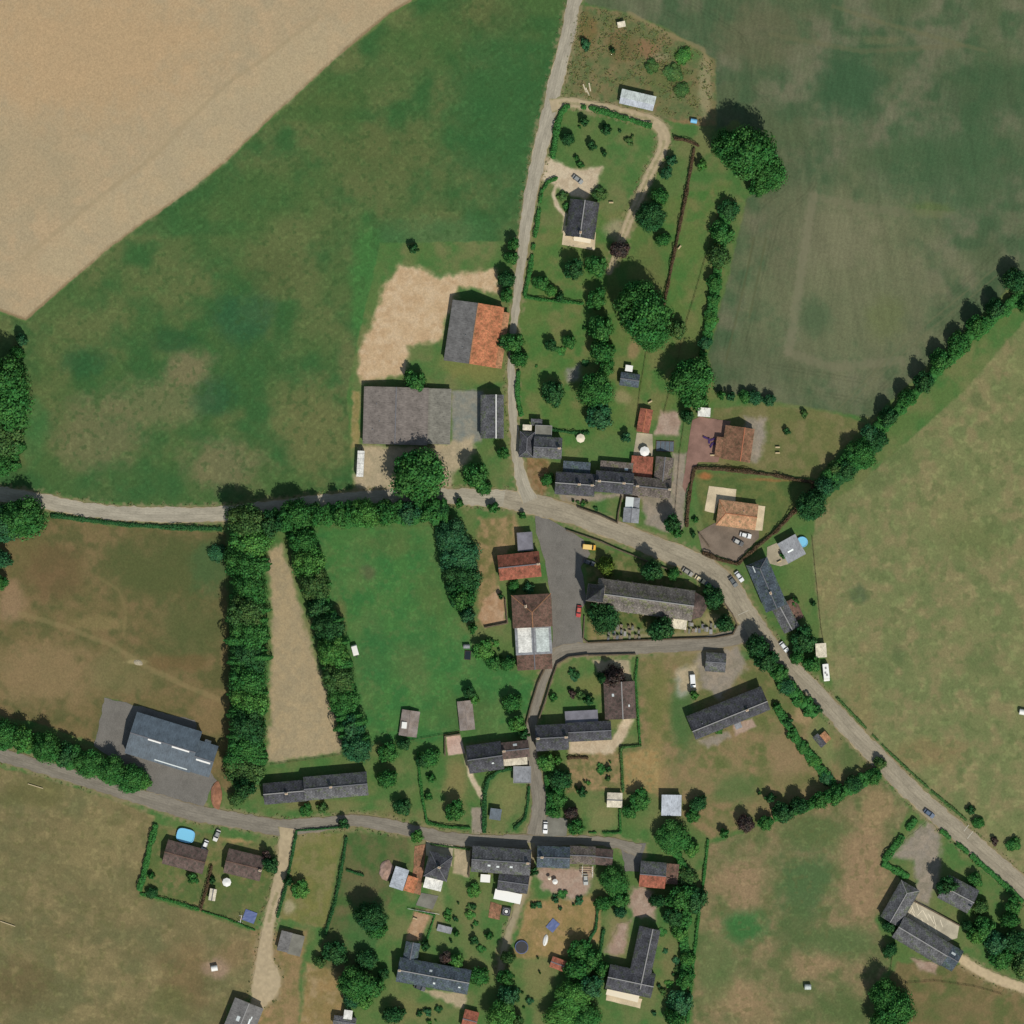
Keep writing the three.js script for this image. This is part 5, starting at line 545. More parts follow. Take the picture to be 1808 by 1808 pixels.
one(760, 1338, 20, 4, 'mid', 'broad bush at the top of the hedged garden'); one(744, 1344, 12, 4, 'dark', 'dark bush at the garden hedge corner'); one(762, 1374, 9, 2.6, 'mid', 'small shrub in the hedged garden middle'); one(756, 1406, 8, 2.6, 'mid', 'small shrub by the hedged garden edge'); one(802, 1430, 20, 6, 'mid', 'round tree in the hedged garden'); one(712, 1424, 17, 5, 'dark', 'dark round tree east of the very long slate house'); one(686, 1374, 19, 6, 'mid', 'tree at the east end of the very long slate house'); one(684, 1328, 20, 5, 'mid', 'bush between paddock trees and earth mound'); one(714, 1314, 12, 4, 'dark', 'dark bush below the left earth mound');
one(422, 1408, 16, 4, 'olive', 'olive shrubby tree at the road end of the dense belt'); one(540, 1430, 13, 3, 'mid', 'clipped green bush in front of the very long slate house'); one(570, 1426, 11, 2.6, 'olive', 'olive flower bush in front of the very long slate house'); one(606, 1454, 11, 3.6, 'dark', 'dark shrub on the roadside garden corner'); one(736, 1476, 13, 4.5, 'light', 'bright tree at the top of the brick-coloured drive');
one(480, 1526, 16, 6, 'dark', 'dark tree at the east gable of the second bungalow'); one(470, 1508, 9, 4.5, 'purple', 'purple shrub beside the second bungalow'); one(530, 1570, 18, 4, 'light', 'bright green tree in the long enclosed garden'); one(510, 1556, 9, 4, 'dark', 'dark bush in the wall corner of the long enclosed garden'); one(340, 1550, 11, 3.4, 'mid', 'small tree on the lawn of the pool bungalow'); one(376, 1553, 7, 2.8, 'dark', 'small dark shrub by the second bungalow hedge'); one(268, 1546, 7, 2.6, 'mid', 'small shrub beside the pool bungalow hedge'); one(270, 1576, 12, 2.8, 'dark', 'dark shrub in the lower corner of the pool bungalow garden');
one(786, 1690, 13, 4, 'purple', 'purplish bush north of the blue-grey slate house'); one(806, 1696, 15, 4, 'light', 'bright bush north of the blue-grey slate house'); one(848, 1722, 20, 5, 'mid', 'tree at the east end of the blue-grey slate house'); one(752, 1668, 10, 4, 'dark', 'dark bush at the wing of the blue-grey slate house'); one(864, 1652, 8, 2.8, 'mid', 'shrub in the lower vegetable garden'); one(836, 1660, 9, 2.8, 'dark', 'tall shrub row in the vegetable garden'); one(836, 1572, 14, 2.8, 'light', 'bright bush below the long slate row house'); one(806, 1648, 6, 2.6, 'mid', 'small shrub beside the grey box shelter');
one(942, 1538, 9, 4, 'dark', 'dark bush between the two row houses'); one(986, 1340, 9, 4, 'light', 'pale shrub by the farmhouse courtyard'); one(966, 1346, 18, 5, 'light', 'bright tree at the southwest corner of the slate farmhouse'); one(992, 1376, 22, 6, 'dark', 'dark tree in the walled garden beside the lane'); one(982, 1408, 20, 5, 'mid', 'green tree in the walled garden beside the lane'); one(980, 1434, 12, 3.4, 'mid', 'low bush above the concrete parking pad'); one(1010, 1434, 13, 5, 'purple', 'dark red tree above the concrete parking pad'); one(1016, 1460, 16, 5, 'mid', 'green tree at the right of the concrete parking pad'); one(1028, 1398, 10, 3.4, 'dark', 'dark bush on the kitchen garden edge'); one(1074, 1358, 6, 2.6, 'dark', 'small round shrub in the kitchen garden');
one(1128, 1412, 21, 4.5, 'mid', 'leafy bush left of the square pale shed'); one(1112, 1432, 14, 4, 'mid', 'low bush below the leafy one at the square pale shed'); one(1234, 1418, 17, 4.5, 'dark', 'tree right of the square pale shed'); one(1222, 1440, 14, 4, 'mid', 'low bush at the lower right of the square pale shed'); one(1360, 1408, 10, 4, 'dark', 'lone round tree on the dry lawn'); one(1340, 1400, 4, 2, 'dark', 'tiny round shrub left of the lone lawn tree');
one(1415, 1130, 26, 8, 'dark', 'dark tree behind the long row house at the bend'); one(1434, 1172, 16, 5, 'mid', 'tree left of the camper van'); one(1408, 1160, 14, 5, 'mid', 'bush right of the white car by the street'); one(1404, 1062, 9, 3, 'mid', 'shrub in the garden behind the row house'); one(1436, 1066, 5, 2.4, 'dark', 'small shrub on the pasture fence'); one(1442, 1252, 9, 3.4, 'dark', 'bush on the south verge of the southeast street'); one(1226, 1226, 9, 4, 'light', 'thin bright tree north of the long slanting house'); one(1385, 980, 8, 3, 'mid', 'shrub at the corner of the tan patio'); one(386, 976, 18, 2.4, 'blue', 'low blue-green bramble patch at the pasture corner');
one(1185, 924, 17, 8, 'dark', 'dark tree at the end of the stony side lane'); one(1196, 940, 11, 4, 'mid', 'green bush under the dark side-lane tree'); one(968, 846, 13, 3.6, 'mid', 'bush at the west gable of the terrace row'); one(1224, 943, 6, 2.4, 'dark', 'small shrub at the orange bungalow gate'); one(1228, 918, 6, 2, 'mid', 'small shrub on the orange bungalow lawn'); one(1388, 762, 7, 2.6, 'dark', 'lone small tree on the brown bungalow lawn'); one(1420, 730, 8, 2.4, 'olive', 'thin shrub at the top of the brown bungalow lawn');
one(1570, 1634, 13, 5, 'dark', 'dark tree between the two slate barns'); one(1572, 1676, 15, 4.5, 'dark', 'dark bush at the west end of the long slate barn'); one(1668, 1562, 20, 9, 'dark', 'dark tree beside the farmyard house'); one(1722, 1552, 14, 4, 'mid', 'bush behind the farmyard house'); one(1732, 1600, 16, 4, 'olive', 'olive bush at the east gable of the farmyard house'); one(1786, 1600, 18, 5, 'mid', 'bush on the street bank above the farm clump'); one(1714, 1430, 9, 2.6, 'dark', 'small dark bush on the pasture verge of the street'); one(1728, 1452, 12, 2.6, 'mid', 'green bush on the pasture verge of the street'); one(1756, 1484, 8, 2.4, 'purple', 'purplish bush on the bare verge of the street'); one(1790, 1490, 14, 2.8, 'mid', 'sprawling bush near the right end of the street');
one(1004, 246, 13, 4, 'dark', 'largest dark fruit tree in the northern orchard'); one(1032, 215, 9, 3.4, 'dark', 'topmost fruit tree in the northern orchard'); one(1071, 231, 10, 3.4, 'dark', 'right-hand fruit tree in the northern orchard'); one(1044, 259, 9, 3.4, 'dark', 'middle fruit tree in the northern orchard'); one(1067, 271, 6, 2.6, 'dark', 'lowest right fruit bush in the northern orchard'); one(1018, 279, 5, 2, 'mid', 'small shrub at the lower edge of the northern orchard'); one(1024, 292, 7, 2.4, 'mid', 'shrub on the rim of the pale gravel drive'); one(1058, 344, 14, 2.6, 'olive', 'grey-green flower bed shrub right of the northern house'); one(994, 346, 10, 1.6, 'olive', 'low planting in the oval bed left of the northern house'); one(1000, 366, 8, 1.6, 'mid', 'low green planting in the oval bed by the northern house');
one(1034, 78, 11, 2.6, 'blue', 'bluish shrub on the rough plot near the lane'); one(1082, 90, 5, 2.6, 'dark', 'tiny dark shrub on the rough plot'); one(1208, 98, 16, 2, 'light', 'bright green bramble on the rough plot'); one(1150, 118, 14, 1.4, 'olive', 'olive scrub patch above the white shed on the rough plot'); one(1190, 128, 18, 1.5, 'olive', 'olive scrub patch in the middle right of the rough plot'); one(1205, 158, 15, 1.4, 'olive', 'olive scrub patch at the lower right of the rough plot');
one(1070, 1000, 17, 8, 'coneyellow', 'yellow-green conifer beside the yellow van'); one(1152, 1006, 20, 10, 'dark', 'tall dark tree on the north side of the church'); one(1262, 1056, 20, 7, 'dark', 'dark tree at the street bend beside the apse'); one(1250, 1042, 12, 6, 'dark', 'slim dark tree above the one at the apse'); one(1280, 1100, 17, 8, 'dark', 'tree on the eastern tip of the churchyard'); one(1066, 1090, 27, 10, 'dark', 'broad dark tree between red car and graves'); one(1050, 1078, 16, 9, 'dark', 'dark tree shading the red car'); one(1168, 1108, 24, 11, 'dark', 'dark tree on the south side of the church'); one(1190, 1012, 12, 4, 'mid', 'bush along the north wall of the church'); one(1082, 1196, 22, 9, 'conepurple', 'purplish conifer at the north gable of the brown gabled house'); one(1064, 1196, 12, 7, 'conedark', 'dark conifer left of the purplish conifer');
one(1024, 1228, 9, 2.6, 'olive', 'round grey-green bush in the lane garden'); one(1010, 1224, 8, 2.6, 'purple', 'purplish bush in the lane garden'); one(1040, 1236, 10, 3.4, 'dark', 'dark bush beside the brown gabled house'); one(976, 1232, 8, 2.6, 'mid', 'green bush along the lane garden hedge'); one(884, 1052, 6, 3, 'dark', 'small dark bush above the sandy yard of the hall'); one(934, 1038, 11, 2.6, 'blue', 'blue-green shrubs between red-tiled house and hall'); one(908, 1034, 12, 2.6, 'mid', 'green shrubs between red-tiled house and hall');
// --- hedges
const thicket = (p, w, h, k, l) => hedge(p, w, h, k, l, null, 'thicket');
thicket([[440, 935], [438, 1060], [441, 1180], [440, 1300], [436, 1372]], 58, 7.5, 'mid', 'continuous thicket filling the dense belt west of the paddock');
thicket([[528, 940], [556, 1040], [584, 1120], [600, 1210], [624, 1300], [640, 1330]], 42, 6.5, 'mid', 'continuous thicket filling the tree row east of the paddock');
thicket([[420, 922], [500, 918], [600, 908], [700, 906], [790, 902]], 38, 5.5, 'mid', 'continuous thicket under the roadside row above the central meadow');
thicket([[798, 940], [812, 1000], [817, 1070]], 36, 5.5, 'dark', 'continuous thicket under the dark row behind the brown hall');
thicket([[-10, 1294], [60, 1312], [150, 1345], [250, 1380]], 34, 5, 'mid', 'continuous thicket under the hedgerow west of the blue-roofed barn');
thicket([[1446, 858], [1530, 778], [1620, 690], [1710, 596], [1806, 520]], 21, 3.4, 'mid', 'continuous thicket along the diagonal hedgerow');
thicket([[1420, 900], [1480, 846], [1556, 776]], 22, 4, 'dark', 'dark thicket on the pasture side of the diagonal hedgerow');
thicket([[1330, 1136], [1360, 1178], [1400, 1222], [1440, 1262]], 22, 3, 'mid', 'thicket on the street bank below the church corner');
thicket([[1366, 1442], [1420, 1424], [1490, 1396], [1552, 1360]], 20, 3.6, 'mid', 'thicket in the hedge above the patchy pasture');
thicket([[8, 650], [8, 740], [2, 830]], 60, 8, 'mid', 'thicket in the tree clump at the left edge');
thicket([[1284, 356], [1274, 430], [1262, 510], [1246, 610]], 18, 2.6, 'mid', 'thicket along the west edge of the dull crop field');
thicket([[1190, 1500], [1222, 1560], [1206, 1640], [1210, 1720], [1198, 1806]], 15, 2.4, 'mid', 'thicket along the fence west of the patchy pasture');
thicket([[1370, 1246], [1410, 1310], [1470, 1384]], 14, 1.8, 'mid', 'thicket between dry lawn and street bank');
hedge([[976, 280], [982, 235], [990, 200], [1000, 188], [1040, 190], [1062, 197], [1100, 208], [1150, 224]], 9, 1.5, 'mid', 'hedge round the northern orchard along lane and dirt track');
hedge([[984, 314], [966, 322], [956, 340], [948, 400], [940, 450], [934, 490], [926, 522]], 7, 1.4, 'mid', 'hedge beside the lane west of the northern house');
hedge([[926, 524], [960, 530], [990, 532], [1030, 536]], 5, 1.4, 'mid', 'thin hedge closing the south of the northern house garden');
hedge([[1226, 262], [1214, 330], [1200, 400], [1186, 470], [1172, 540]], 4.5, 1.7, 'brown', 'long straight brown hedge down the northern gardens');
hedge([[1190, 244], [1212, 248], [1234, 258]], 5, 1.7, 'brown', 'short brown hedge at the top of the northern gardens');
hedge([[1212, 930], [1216, 880], [1226, 826], [1300, 830], [1370, 840], [1438, 852]], 6, 1.7, 'brown', 'brown hedge on the west and north sides of the orange bungalow');
hedge([[1436, 858], [1405, 900], [1370, 938], [1335, 966], [1302, 996], [1270, 988], [1240, 976]], 6, 1.8, 'brown', 'brown hedge on the east and south sides of the orange bungalow');
hedge([[90, 910], [150, 918], [220, 926], [300, 931], [392, 934]], 7, 1.2, 'dark', 'low dark hedge along the south of the pale country road');
hedge([[276, 1456], [266, 1490], [256, 1535], [246, 1572]], 10, 1.8, 'mid', 'green hedge on the west side of the pool bungalow');
hedge([[248, 1578], [300, 1590], [352, 1606]], 5, 1.0, 'mid', 'low hedge at the bottom of the pool bungalow garden');
hedge([[374, 1528], [366, 1565], [354, 1606]], 4.5, 1.5, 'brown', 'dark brown hedge between the two brown bungalows');
hedge([[356, 1608], [400, 1622], [450, 1642]], 3, 0.9, 'mid', 'thin hedge at the bottom of the second bungalow garden');
hedge([[524, 1466], [516, 1510], [506, 1560], [490, 1620]], 5, 1.5, 'dark', 'dark hedge on the track side of the long enclosed garden');
hedge([[612, 1478], [604, 1530], [592, 1590], [574, 1650]], 5, 1.4, 'dark', 'dark hedge on the east side of the long enclosed garden');
hedge([[526, 1466], [560, 1464], [602, 1460]], 3.5, 1.2, 'dark', 'thin roadside hedge above the long enclosed garden');
hedge([[612, 1536], [642, 1546]], 5, 1.4, 'dark', 'short hedge stub in the plot left of the lavender shed');
hedge([[738, 1328], [740, 1360], [746, 1410], [754, 1452], [790, 1460], [830, 1462]], 4.5, 1.3, 'mid', 'hedge round the garden west of the slate cottage');
hedge([[906, 1356], [880, 1362], [862, 1376], [856, 1400], [855, 1470]], 6, 1.6, 'dark', 'curved dark hedge on the west of the round garden');
hedge([[934, 1388], [932, 1420], [926, 1446], [908, 1464]], 4.5, 1.3, 'dark', 'curved hedge on the lane side of the round garden');
hedge([[966, 1368], [968, 1400], [968, 1438]], 8, 1.8, 'mid', 'hedge along the lane above the concrete parking pad');
hedge([[1126, 1162], [1122, 1200], [1126, 1260], [1130, 1312]], 3.5, 1.2, 'mid', 'thin hedge east of the brown gabled house');
hedge([[1132, 1316], [1096, 1320], [1098, 1356], [1100, 1398]], 4, 1.3, 'olive', 'angled hedge east of the kitchen garden');
hedge([[1094, 1428], [1096, 1470], [1040, 1470]], 3.5, 1.2, 'mid', 'thin hedge below the cream-white shed');
hedge([[1002, 1338], [1038, 1338]], 6, 1.4, 'brown', 'short brown hedge in the farmhouse courtyard');
hedge([[1616, 1446], [1598, 1470], [1578, 1496], [1560, 1520]], 11, 1.6, 'mid', 'thick green hedge left of the farm drive');
hedge([[1558, 1524], [1580, 1536], [1604, 1548]], 11, 1.2, 'mid', 'low green hedge in front of the hipped slate barn');
hedge([[1660, 1466], [1700, 1498], [1760, 1550], [1806, 1592]], 9, 1.1, 'mid', 'roadside hedge between farm garden and southeast street');
hedge([[1478, 1232], [1520, 1276], [1580, 1338], [1640, 1392], [1706, 1448]], 4, 0.8, 'olive', 'low roadside hedge along the olive yellow pasture');
hedge([[1056, 1600], [1052, 1640], [1034, 1672]], 5, 1.2, 'dark', 'curved dark hedge beside the dry southern lawn');
hedge([[1066, 1640], [1058, 1690]], 5, 1.3, 'dark', 'short dark hedge near the rough gravel');
hedge([[1250, 1482], [1244, 1540], [1236, 1600]], 5, 1.1, 'mid', 'upper boundary hedge west of the patchy pasture');
hedge([[1234, 1610], [1224, 1700], [1214, 1806]], 5, 1.0, 'mid', 'lower boundary hedge west of the patchy pasture');
hedge([[972, 758], [1008, 764], [1040, 764]], 5, 1.2, 'dark', 'dark garden hedge right of the slate house by the lane');
hedge([[915, 655], [914, 700], [920, 735]], 8, 1.4, 'mid', 'green hedge along the lane opposite the narrow slate barn');
hedge([[1034, 966], [1038, 968]], 5, 0.8, 'mid', 'small clipped hedge near the yellow van');
hedge([[1160, 572], [1176, 556]], 4, 1, 'mid', 'small hedge piece under the huge garden tree');
hedge([[760, 1490], [800, 1496], [830, 1500]], 2.5, 0.8, 'olive', 'thin front hedge before the hipped slate house');
hedge([[728, 1606], [768, 1616], [752, 1664]], 3, 0.8, 'mid', 'thin hedge beside the narrow tan garden strip');
// --- small shrubs and vegetable clumps of the gardens
{ const beds = [['small leafy clump in the vegetable gardens below the long row house', 'clumps in the southern vegetable gardens', [[806, 1580], [860, 1600], [850, 1680], [780, 1660], [770, 1620]], 26], ['small shrub in the garden strip along the southern path', 'shrubs along the southern path', [[905, 1690], [990, 1690], [980, 1740], [930, 1800], [905, 1780]], 14], ['small shrub round the L-shaped slate house', 'shrubs round the L-shaped house', [[1166, 1640], [1205, 1640], [1196, 1790], [1150, 1790], [1160, 1720]], 18], ['small shrub in the walled kitchen garden', 'shrubs in the kitchen garden', [[1004, 1345], [1090, 1340], [1094, 1395], [1010, 1400]], 14], ['small shrub on the garden slope east of the curving lane wall', 'shrubs in the lane garden', [[985, 1180], [1050, 1170], [1056, 1240], [970, 1250]], 10], ['small shrub in the bottom gardens under the orchard', 'shrubs in the bottom gardens', [[700, 1770], [800, 1780], [790, 1806], [690, 1806]], 12], ['small shrub in the front gardens of the terrace row', 'shrubs before the terrace row', [[985, 876], [1040, 884], [1060, 905], [1000, 892]], 10], ['small shrub on the northern orchard lawn', 'shrubs on the orchard lawn', [[990, 200], [1150, 225], [1130, 260], [990, 270]], 9], ['small shrub behind the hipped hall', 'shrubs behind the hall', [[850, 1115], [900, 1115], [905, 1190], [850, 1185]], 12], ['small shrub in the gardens between barn lane and huge tree', 'shrubs in the northern gardens', [[930, 560], [1040, 560], [1030, 680], [930, 680]], 10], ['small shrub in the courtyard garden of the row houses', 'shrubs in the courtyard garden', [[950, 1575], [1040, 1580], [1040, 1600], [935, 1610]], 12]];
  for (const [l, gname, poly, n] of beds) { let k = 0; while (k < n * 0.6) { const x = rr(Math.min(...poly.map(p => p[0])), Math.max(...poly.map(p => p[0]))), y = rr(Math.min(...poly.map(p => p[1])), Math.max(...poly.map(p => p[1]))); let c = false; for (let a = 0, b = poly.length - 1; a < poly.length; b = a++) if ((poly[a][1] > y) !== (poly[b][1] > y) && x < (poly[b][0] - poly[a][0]) * (y - poly[a][1]) / (poly[b][1] - poly[a][1]) + poly[a][0]) c = !c; if (!c) continue; k++; tree(x, y, 2.5 + 7 * Math.pow(rnd(), 1.6), rr(0.5, 1.8), ['mid', 'light', 'olive', 'dark', 'blue', 'mid'][Math.floor(rnd() * 6)], l, gname); } } }
// --- walls and fences
wall([[1000, 936], [1030, 946], [1062, 957], [1090, 970], [1124, 983], [1160, 998], [1204, 1014]], 1.2, 'stone churchyard wall along the main street');
wall([[1252, 1036], [1276, 1062], [1294, 1086], [1302, 1104], [1294, 1120], [1262, 1126], [1200, 1128], [1120, 1131], [1038, 1135], [1030, 1128], [1032, 1088]], 1.0, 'low stone churchyard wall along lane and street bend');
wall([[1038, 1156], [1004, 1160], [984, 1172], [974, 1200], [962, 1240], [952, 1268]], 1.6, 'curving garden wall on the east side of the lane');
wall([[1040, 1157], [1085, 1156], [1122, 1155]], 1.2, 'straight garden wall south of the churchyard lane');
wall([[965, 1174], [950, 1206], [938, 1244], [928, 1282]], 1.3, 'garden wall on the west side of the curving lane');
wall([[1098, 878], [1092, 905], [1090, 924], [1060, 910], [1020, 896]], 1.4, 'stone front wall of the terrace row garden');
wall([[892, 1058], [896, 1100], [856, 1108]], 1.3, 'wall of the sandy yard behind the hall');
wall([[1234, 942], [1246, 958], [1252, 966]], 1.3, 'white gate wall of the orange bungalow', M.white);
wall([[1612, 1590], [1650, 1610], [1694, 1634]], 0.9, 'stone wall on the north of the farm courtyard');
wall([[828, 1548], [832, 1500]], 1.6, 'pale wall between the two southern courtyards', M.plaster);
fence([[1268, 372], [1250, 440], [1226, 524], [1206, 590], [1190, 660], [1172, 732]], 'thin wooden fence running down the right of the northern gardens');
fence([[1142, 618], [1130, 690], [1122, 762]], 'wooden fence behind the dark-roofed garden shed', M.wood);
fence([[1190, 930], [1200, 800], [1208, 748]], 'wooden fence along the stony side lane', M.wood);
fence([[1434, 948], [1442, 1030], [1450, 1110], [1454, 1132]], 'wire fence between row-house gardens and olive pasture');
fence([[402, 960], [404, 1100], [406, 1250], [410, 1345]], 'fence along the west edge of the dense tree belt');
fence([[478, 1350], [540, 1342], [604, 1332]], 'fence closing the bottom of the sandy paddock');
fence([[640, 1320], [700, 1312], [790, 1296], [822, 1288]], 'fence across the bottom of the central meadow');
fence([[720, 1604], [776, 1614]], 'white patio fence below the white-fronted house', M.white);
fence([[1576, 1682], [1572, 1720]], 'short field fence below the long slate barn');
fence([[1600, 1736], [1650, 1732], [1720, 1742], [1770, 1756]], 'field fence below the farmyard terrace');
// ------------------------------------------------------------------ vehicles
function frustum(b, t) {                  // b, t: [x0, x1, halfwidth, y]
  const P = (q, y) => [[q[0], y, -q[2]], [q[1], y, -q[2]], [q[1], y, q[2]], [q[0], y, q[2]]], lo = P(b, b[3]), hi = P(t, t[3]), pos = []; const quad = (a, c, d, e) => pos.push(...a, ...c, ...d, ...a, ...d, ...e);
  quad(hi[0], hi[3], hi[2], hi[1]); for (let i = 0; i < 4; i++) { const j = (i + 1) % 4; quad(lo[i], hi[i], hi[j], lo[j]); } quad(lo[0], lo[1], lo[2], lo[3]);
  const g = new THREE.BufferGeometry(); g.setAttribute('position', new THREE.Float32BufferAttribute(pos, 3)); g.computeVertexNormals(); return g;
}
const tyreG = new THREE.TorusGeometry(0.23, 0.1, 8, 16), rimG = new THREE.CylinderGeometry(0.2, 0.2, 0.12, 12).rotateX(Math.PI / 2);
function bodyGeo(pts, w, taper = 0.16) { const s = new THREE.Shape(pts.map(p => new THREE.Vector2(...p))); const g = new THREE.ExtrudeGeometry(s, { depth: w - 0.24, bevelEnabled: true, bevelThickness: 0.12, bevelSize: 0.07, bevelSegments: 3, steps: 4 }).translate(0, 0, -(w - 0.24) / 2); const p = g.attributes.position, L = pts[2][0]; for (let i = 0; i < p.count; i++) { const e = Math.abs(p.getX(i)) / 2.1; p.setZ(i, p.getZ(i) * (1 - taper * Math.pow(Math.min(1, e), 4))); } g.computeVertexNormals(); return g; }
const paint = rgb => new THREE.MeshPhysicalMaterial({ color: col(...rgb), roughness: 0.35, clearcoat: 0.8, clearcoatRoughness: 0.1 });
const CARB = bodyGeo([[-2.0, 0.3], [2.0, 0.3], [2.06, 0.62], [1.95, 0.78], [0.9, 0.93], [-1.9, 0.96], [-2.06, 0.7]], 1.74), VANB = bodyGeo([[-2.2, 0.35], [2.2, 0.35], [2.26, 0.8], [2.0, 1.05], [1.5, 1.2], [-2.2, 1.2], [-2.26, 0.8]], 1.9, 0.06);
function car(x, y, deg, rgb, label, o = {}) {
  const g = thing(o.van ? 'van' : 'car', label, o.van ? 'van' : 'car', x, y, deg, o.group), m = paint(rgb), rm = o.roof ? paint(o.roof) : m; g.position.y = o.y ?? 0.1;
  mesh('body', o.van ? VANB : CARB, m, g);
  if (o.van) { mesh('windscreen', frustum([1.0, 1.62, 0.84, 1.2], [0.8, 1.05, 0.76, 1.86]), M.glass, g); mesh('cargo_box', frustum([-2.24, 1.0, 0.92, 1.18], [-2.18, 0.8, 0.86, 1.92]), m, g); mesh('roof', frustum([-2.12, 0.98, 0.83, 1.921], [-2.0, 0.86, 0.74, 1.97]), rm, g); }
  else { mesh('windows', frustum([-1.78, 0.98, 0.79, 0.93], [-1.2, 0.3, 0.6, 1.4]), M.glass, g); mesh('roof', frustum([-1.22, 0.32, 0.62, 1.39], [-1.1, 0.2, 0.54, 1.45]), rm, g); }
  const ax = o.van ? 1.45 : 1.28, wz = o.van ? 0.88 : 0.8; for (const a of [-1, 1]) for (const b of [-1, 1]) { const w = mesh('wheel', tyreG, M.rubber, g); w.position.set(a * ax, 0.33, b * wz); mesh('rim', rimG, M.chrome, w); }
  for (const b of [-1, 1]) { mesh('headlight', box(0.08, 0.14, 0.3, o.van ? 2.26 : 2.05, 0.66, b * 0.56), M.frost, g); mesh('tail_light', box(0.06, 0.16, 0.26, o.van ? -2.27 : -2.08, 0.76, b * 0.56), M.red, g); }
  return g;
}
car(1020, 317, 38, [150, 152, 148], 'silver-grey car on the gravel drive of the northern house', { roof: [140, 142, 140] });
car(1316, 945, 14, [232, 232, 230], 'white car on the brown forecourt of the orange bungalow');
car(1303, 957, 28, [86, 84, 82], 'dark car with pale roof on the brown forecourt', { roof: [190, 188, 182] });
car(1305, 1018, 54, [214, 216, 216], 'white car on the street in front of the blue slate row house', { y: 0.16 });
car(1294, 1027, 54, [96, 100, 100], 'grey car parked alongside the white one at the street bend', { y: 0.16 });
car(1214, 1010, 33, [150, 146, 136], 'grey-beige car parked by the churchyard wall', { y: 0.16 });
car(1236, 1023, 33, [226, 208, 168], 'cream car parked by the churchyard wall', { y: 0.16 });
car(1254, 1035, 36, [64, 76, 96], 'dark blue car parked at the front by the churchyard wall', { y: 0.16 });
car(1022, 1079, 96, [178, 44, 36], 'red car at the tree on the parking square', { roof: [196, 96, 80] });
car(1040, 966, 6, [226, 170, 58], 'yellow van parked beside the yellow-green conifer', { van: true, roof: [236, 200, 120] });
car(1040, 993, 20, [52, 58, 66], 'dark car beside the spire shadow on the parking square');
car(1384, 1142, 52, [228, 230, 230], 'white car parked on the street below the row house', { y: 0.16 });
car(1223, 1202, 86, [236, 236, 234], 'white van on the pale gravel standing', { van: true });
car(963, 1461, 93, [238, 238, 236], 'white car on the concrete parking pad');
car(362, 1493, 112, [236, 236, 232], 'white car nearest the pool bungalow');
car(383, 1475, 112, [216, 214, 206], 'white car nearest the road by the pool bungalow', { roof: [150, 150, 148] });
car(741, 1743, 22, [66, 68, 74], 'dark car on the terrace of the blue-grey slate house');
car(1640, 1436, 36, [84, 100, 122], 'blue-grey car pulled into the farm drive mouth', { y: 0.13 });
car(1034, 1552, 88, [168, 170, 166], 'grey car in the pinkish courtyard');
{ // trailer
  const t = thing('truck_trailer', 'long white box trailer on the sandy forecourt', 'trailer', 637, 819, 93); t.position.y = 0.09;
  mesh('box_body', new THREE.BoxGeometry(9.2, 2.6, 2.4).translate(0, 2.2, 0), M.sheetWhite, t); mesh('chassis', box(9, 0.2, 1.2, 0, 0.82, 0), M.dark, t); mesh('drawbar', box(1.4, 0.14, 0.2, -5.2, 0.75, 0), M.dark, t);
  for (const x of [-3, 2.2, 3.3]) for (const z of [-1, 1]) { const w = mesh('wheel', tyreG, M.rubber, t); w.position.set(x, 0.42, z * 0.95); w.scale.setScalar(1.25); mesh('rim', rimG, M.chrome, w); }
  for (let i = 0; i < 5; i++) mesh('roof_rib', box(0.08, 0.05, 2.3, -3.6 + i * 1.8, 3.53, 0), M.ridge, t);
}
{ // camper
  const t = thing('camper_van', 'white camper van beside the white canopy', 'camper', 1458, 1187, 84); t.position.y = 0.06;
  mesh('body', bodyGeo([[-2.9, 0.4], [2.9, 0.4], [3.0, 0.9], [2.5, 1.3], [1.9, 2.5], [-2.95, 2.6]], 2.2, 0.05), paint([238, 236, 230]), t); mesh('windscreen', frustum([1.85, 2.52, 0.95, 1.42], [1.7, 1.98, 0.85, 2.35]), M.glass, t);
  for (const [x, z] of [[-1.6, 0], [0.1, 0.3], [0.9, -0.2]]) mesh('roof_hatch', box(0.7, 0.12, 0.6, x, 2.72, z), M.ridge, t);
  for (const a of [-1.7, 1.8]) for (const b of [-1, 1]) { const w = mesh('wheel', tyreG, M.rubber, t); w.position.set(a, 0.33, b * 0.95); mesh('rim', rimG, M.chrome, w); }
}
{ // caravan
  const t = thing('caravan', 'small white caravan in the green central meadow', 'caravan', 627, 1148, 75);
  mesh('body', bodyGeo([[-1.7, 0.5], [1.5, 0.5], [1.9, 1.1], [1.7, 1.9], [1.3, 2.3], [-1.5, 2.35], [-1.85, 1.8], [-1.9, 0.9]], 2.0, 0.02), paint([236, 234, 228]), t); mesh('window', box(0.06, 0.6, 1.4, 1.9, 1.5, 0), M.glass, t); mesh('drawbar', box(1.2, 0.1, 0.3, 2.3, 0.5, 0), M.dark, t);
  for (const b of [-1, 1]) { const w = mesh('wheel', tyreG, M.rubber, t); w.position.set(-0.1, 0.33, b * 0.86); }
}
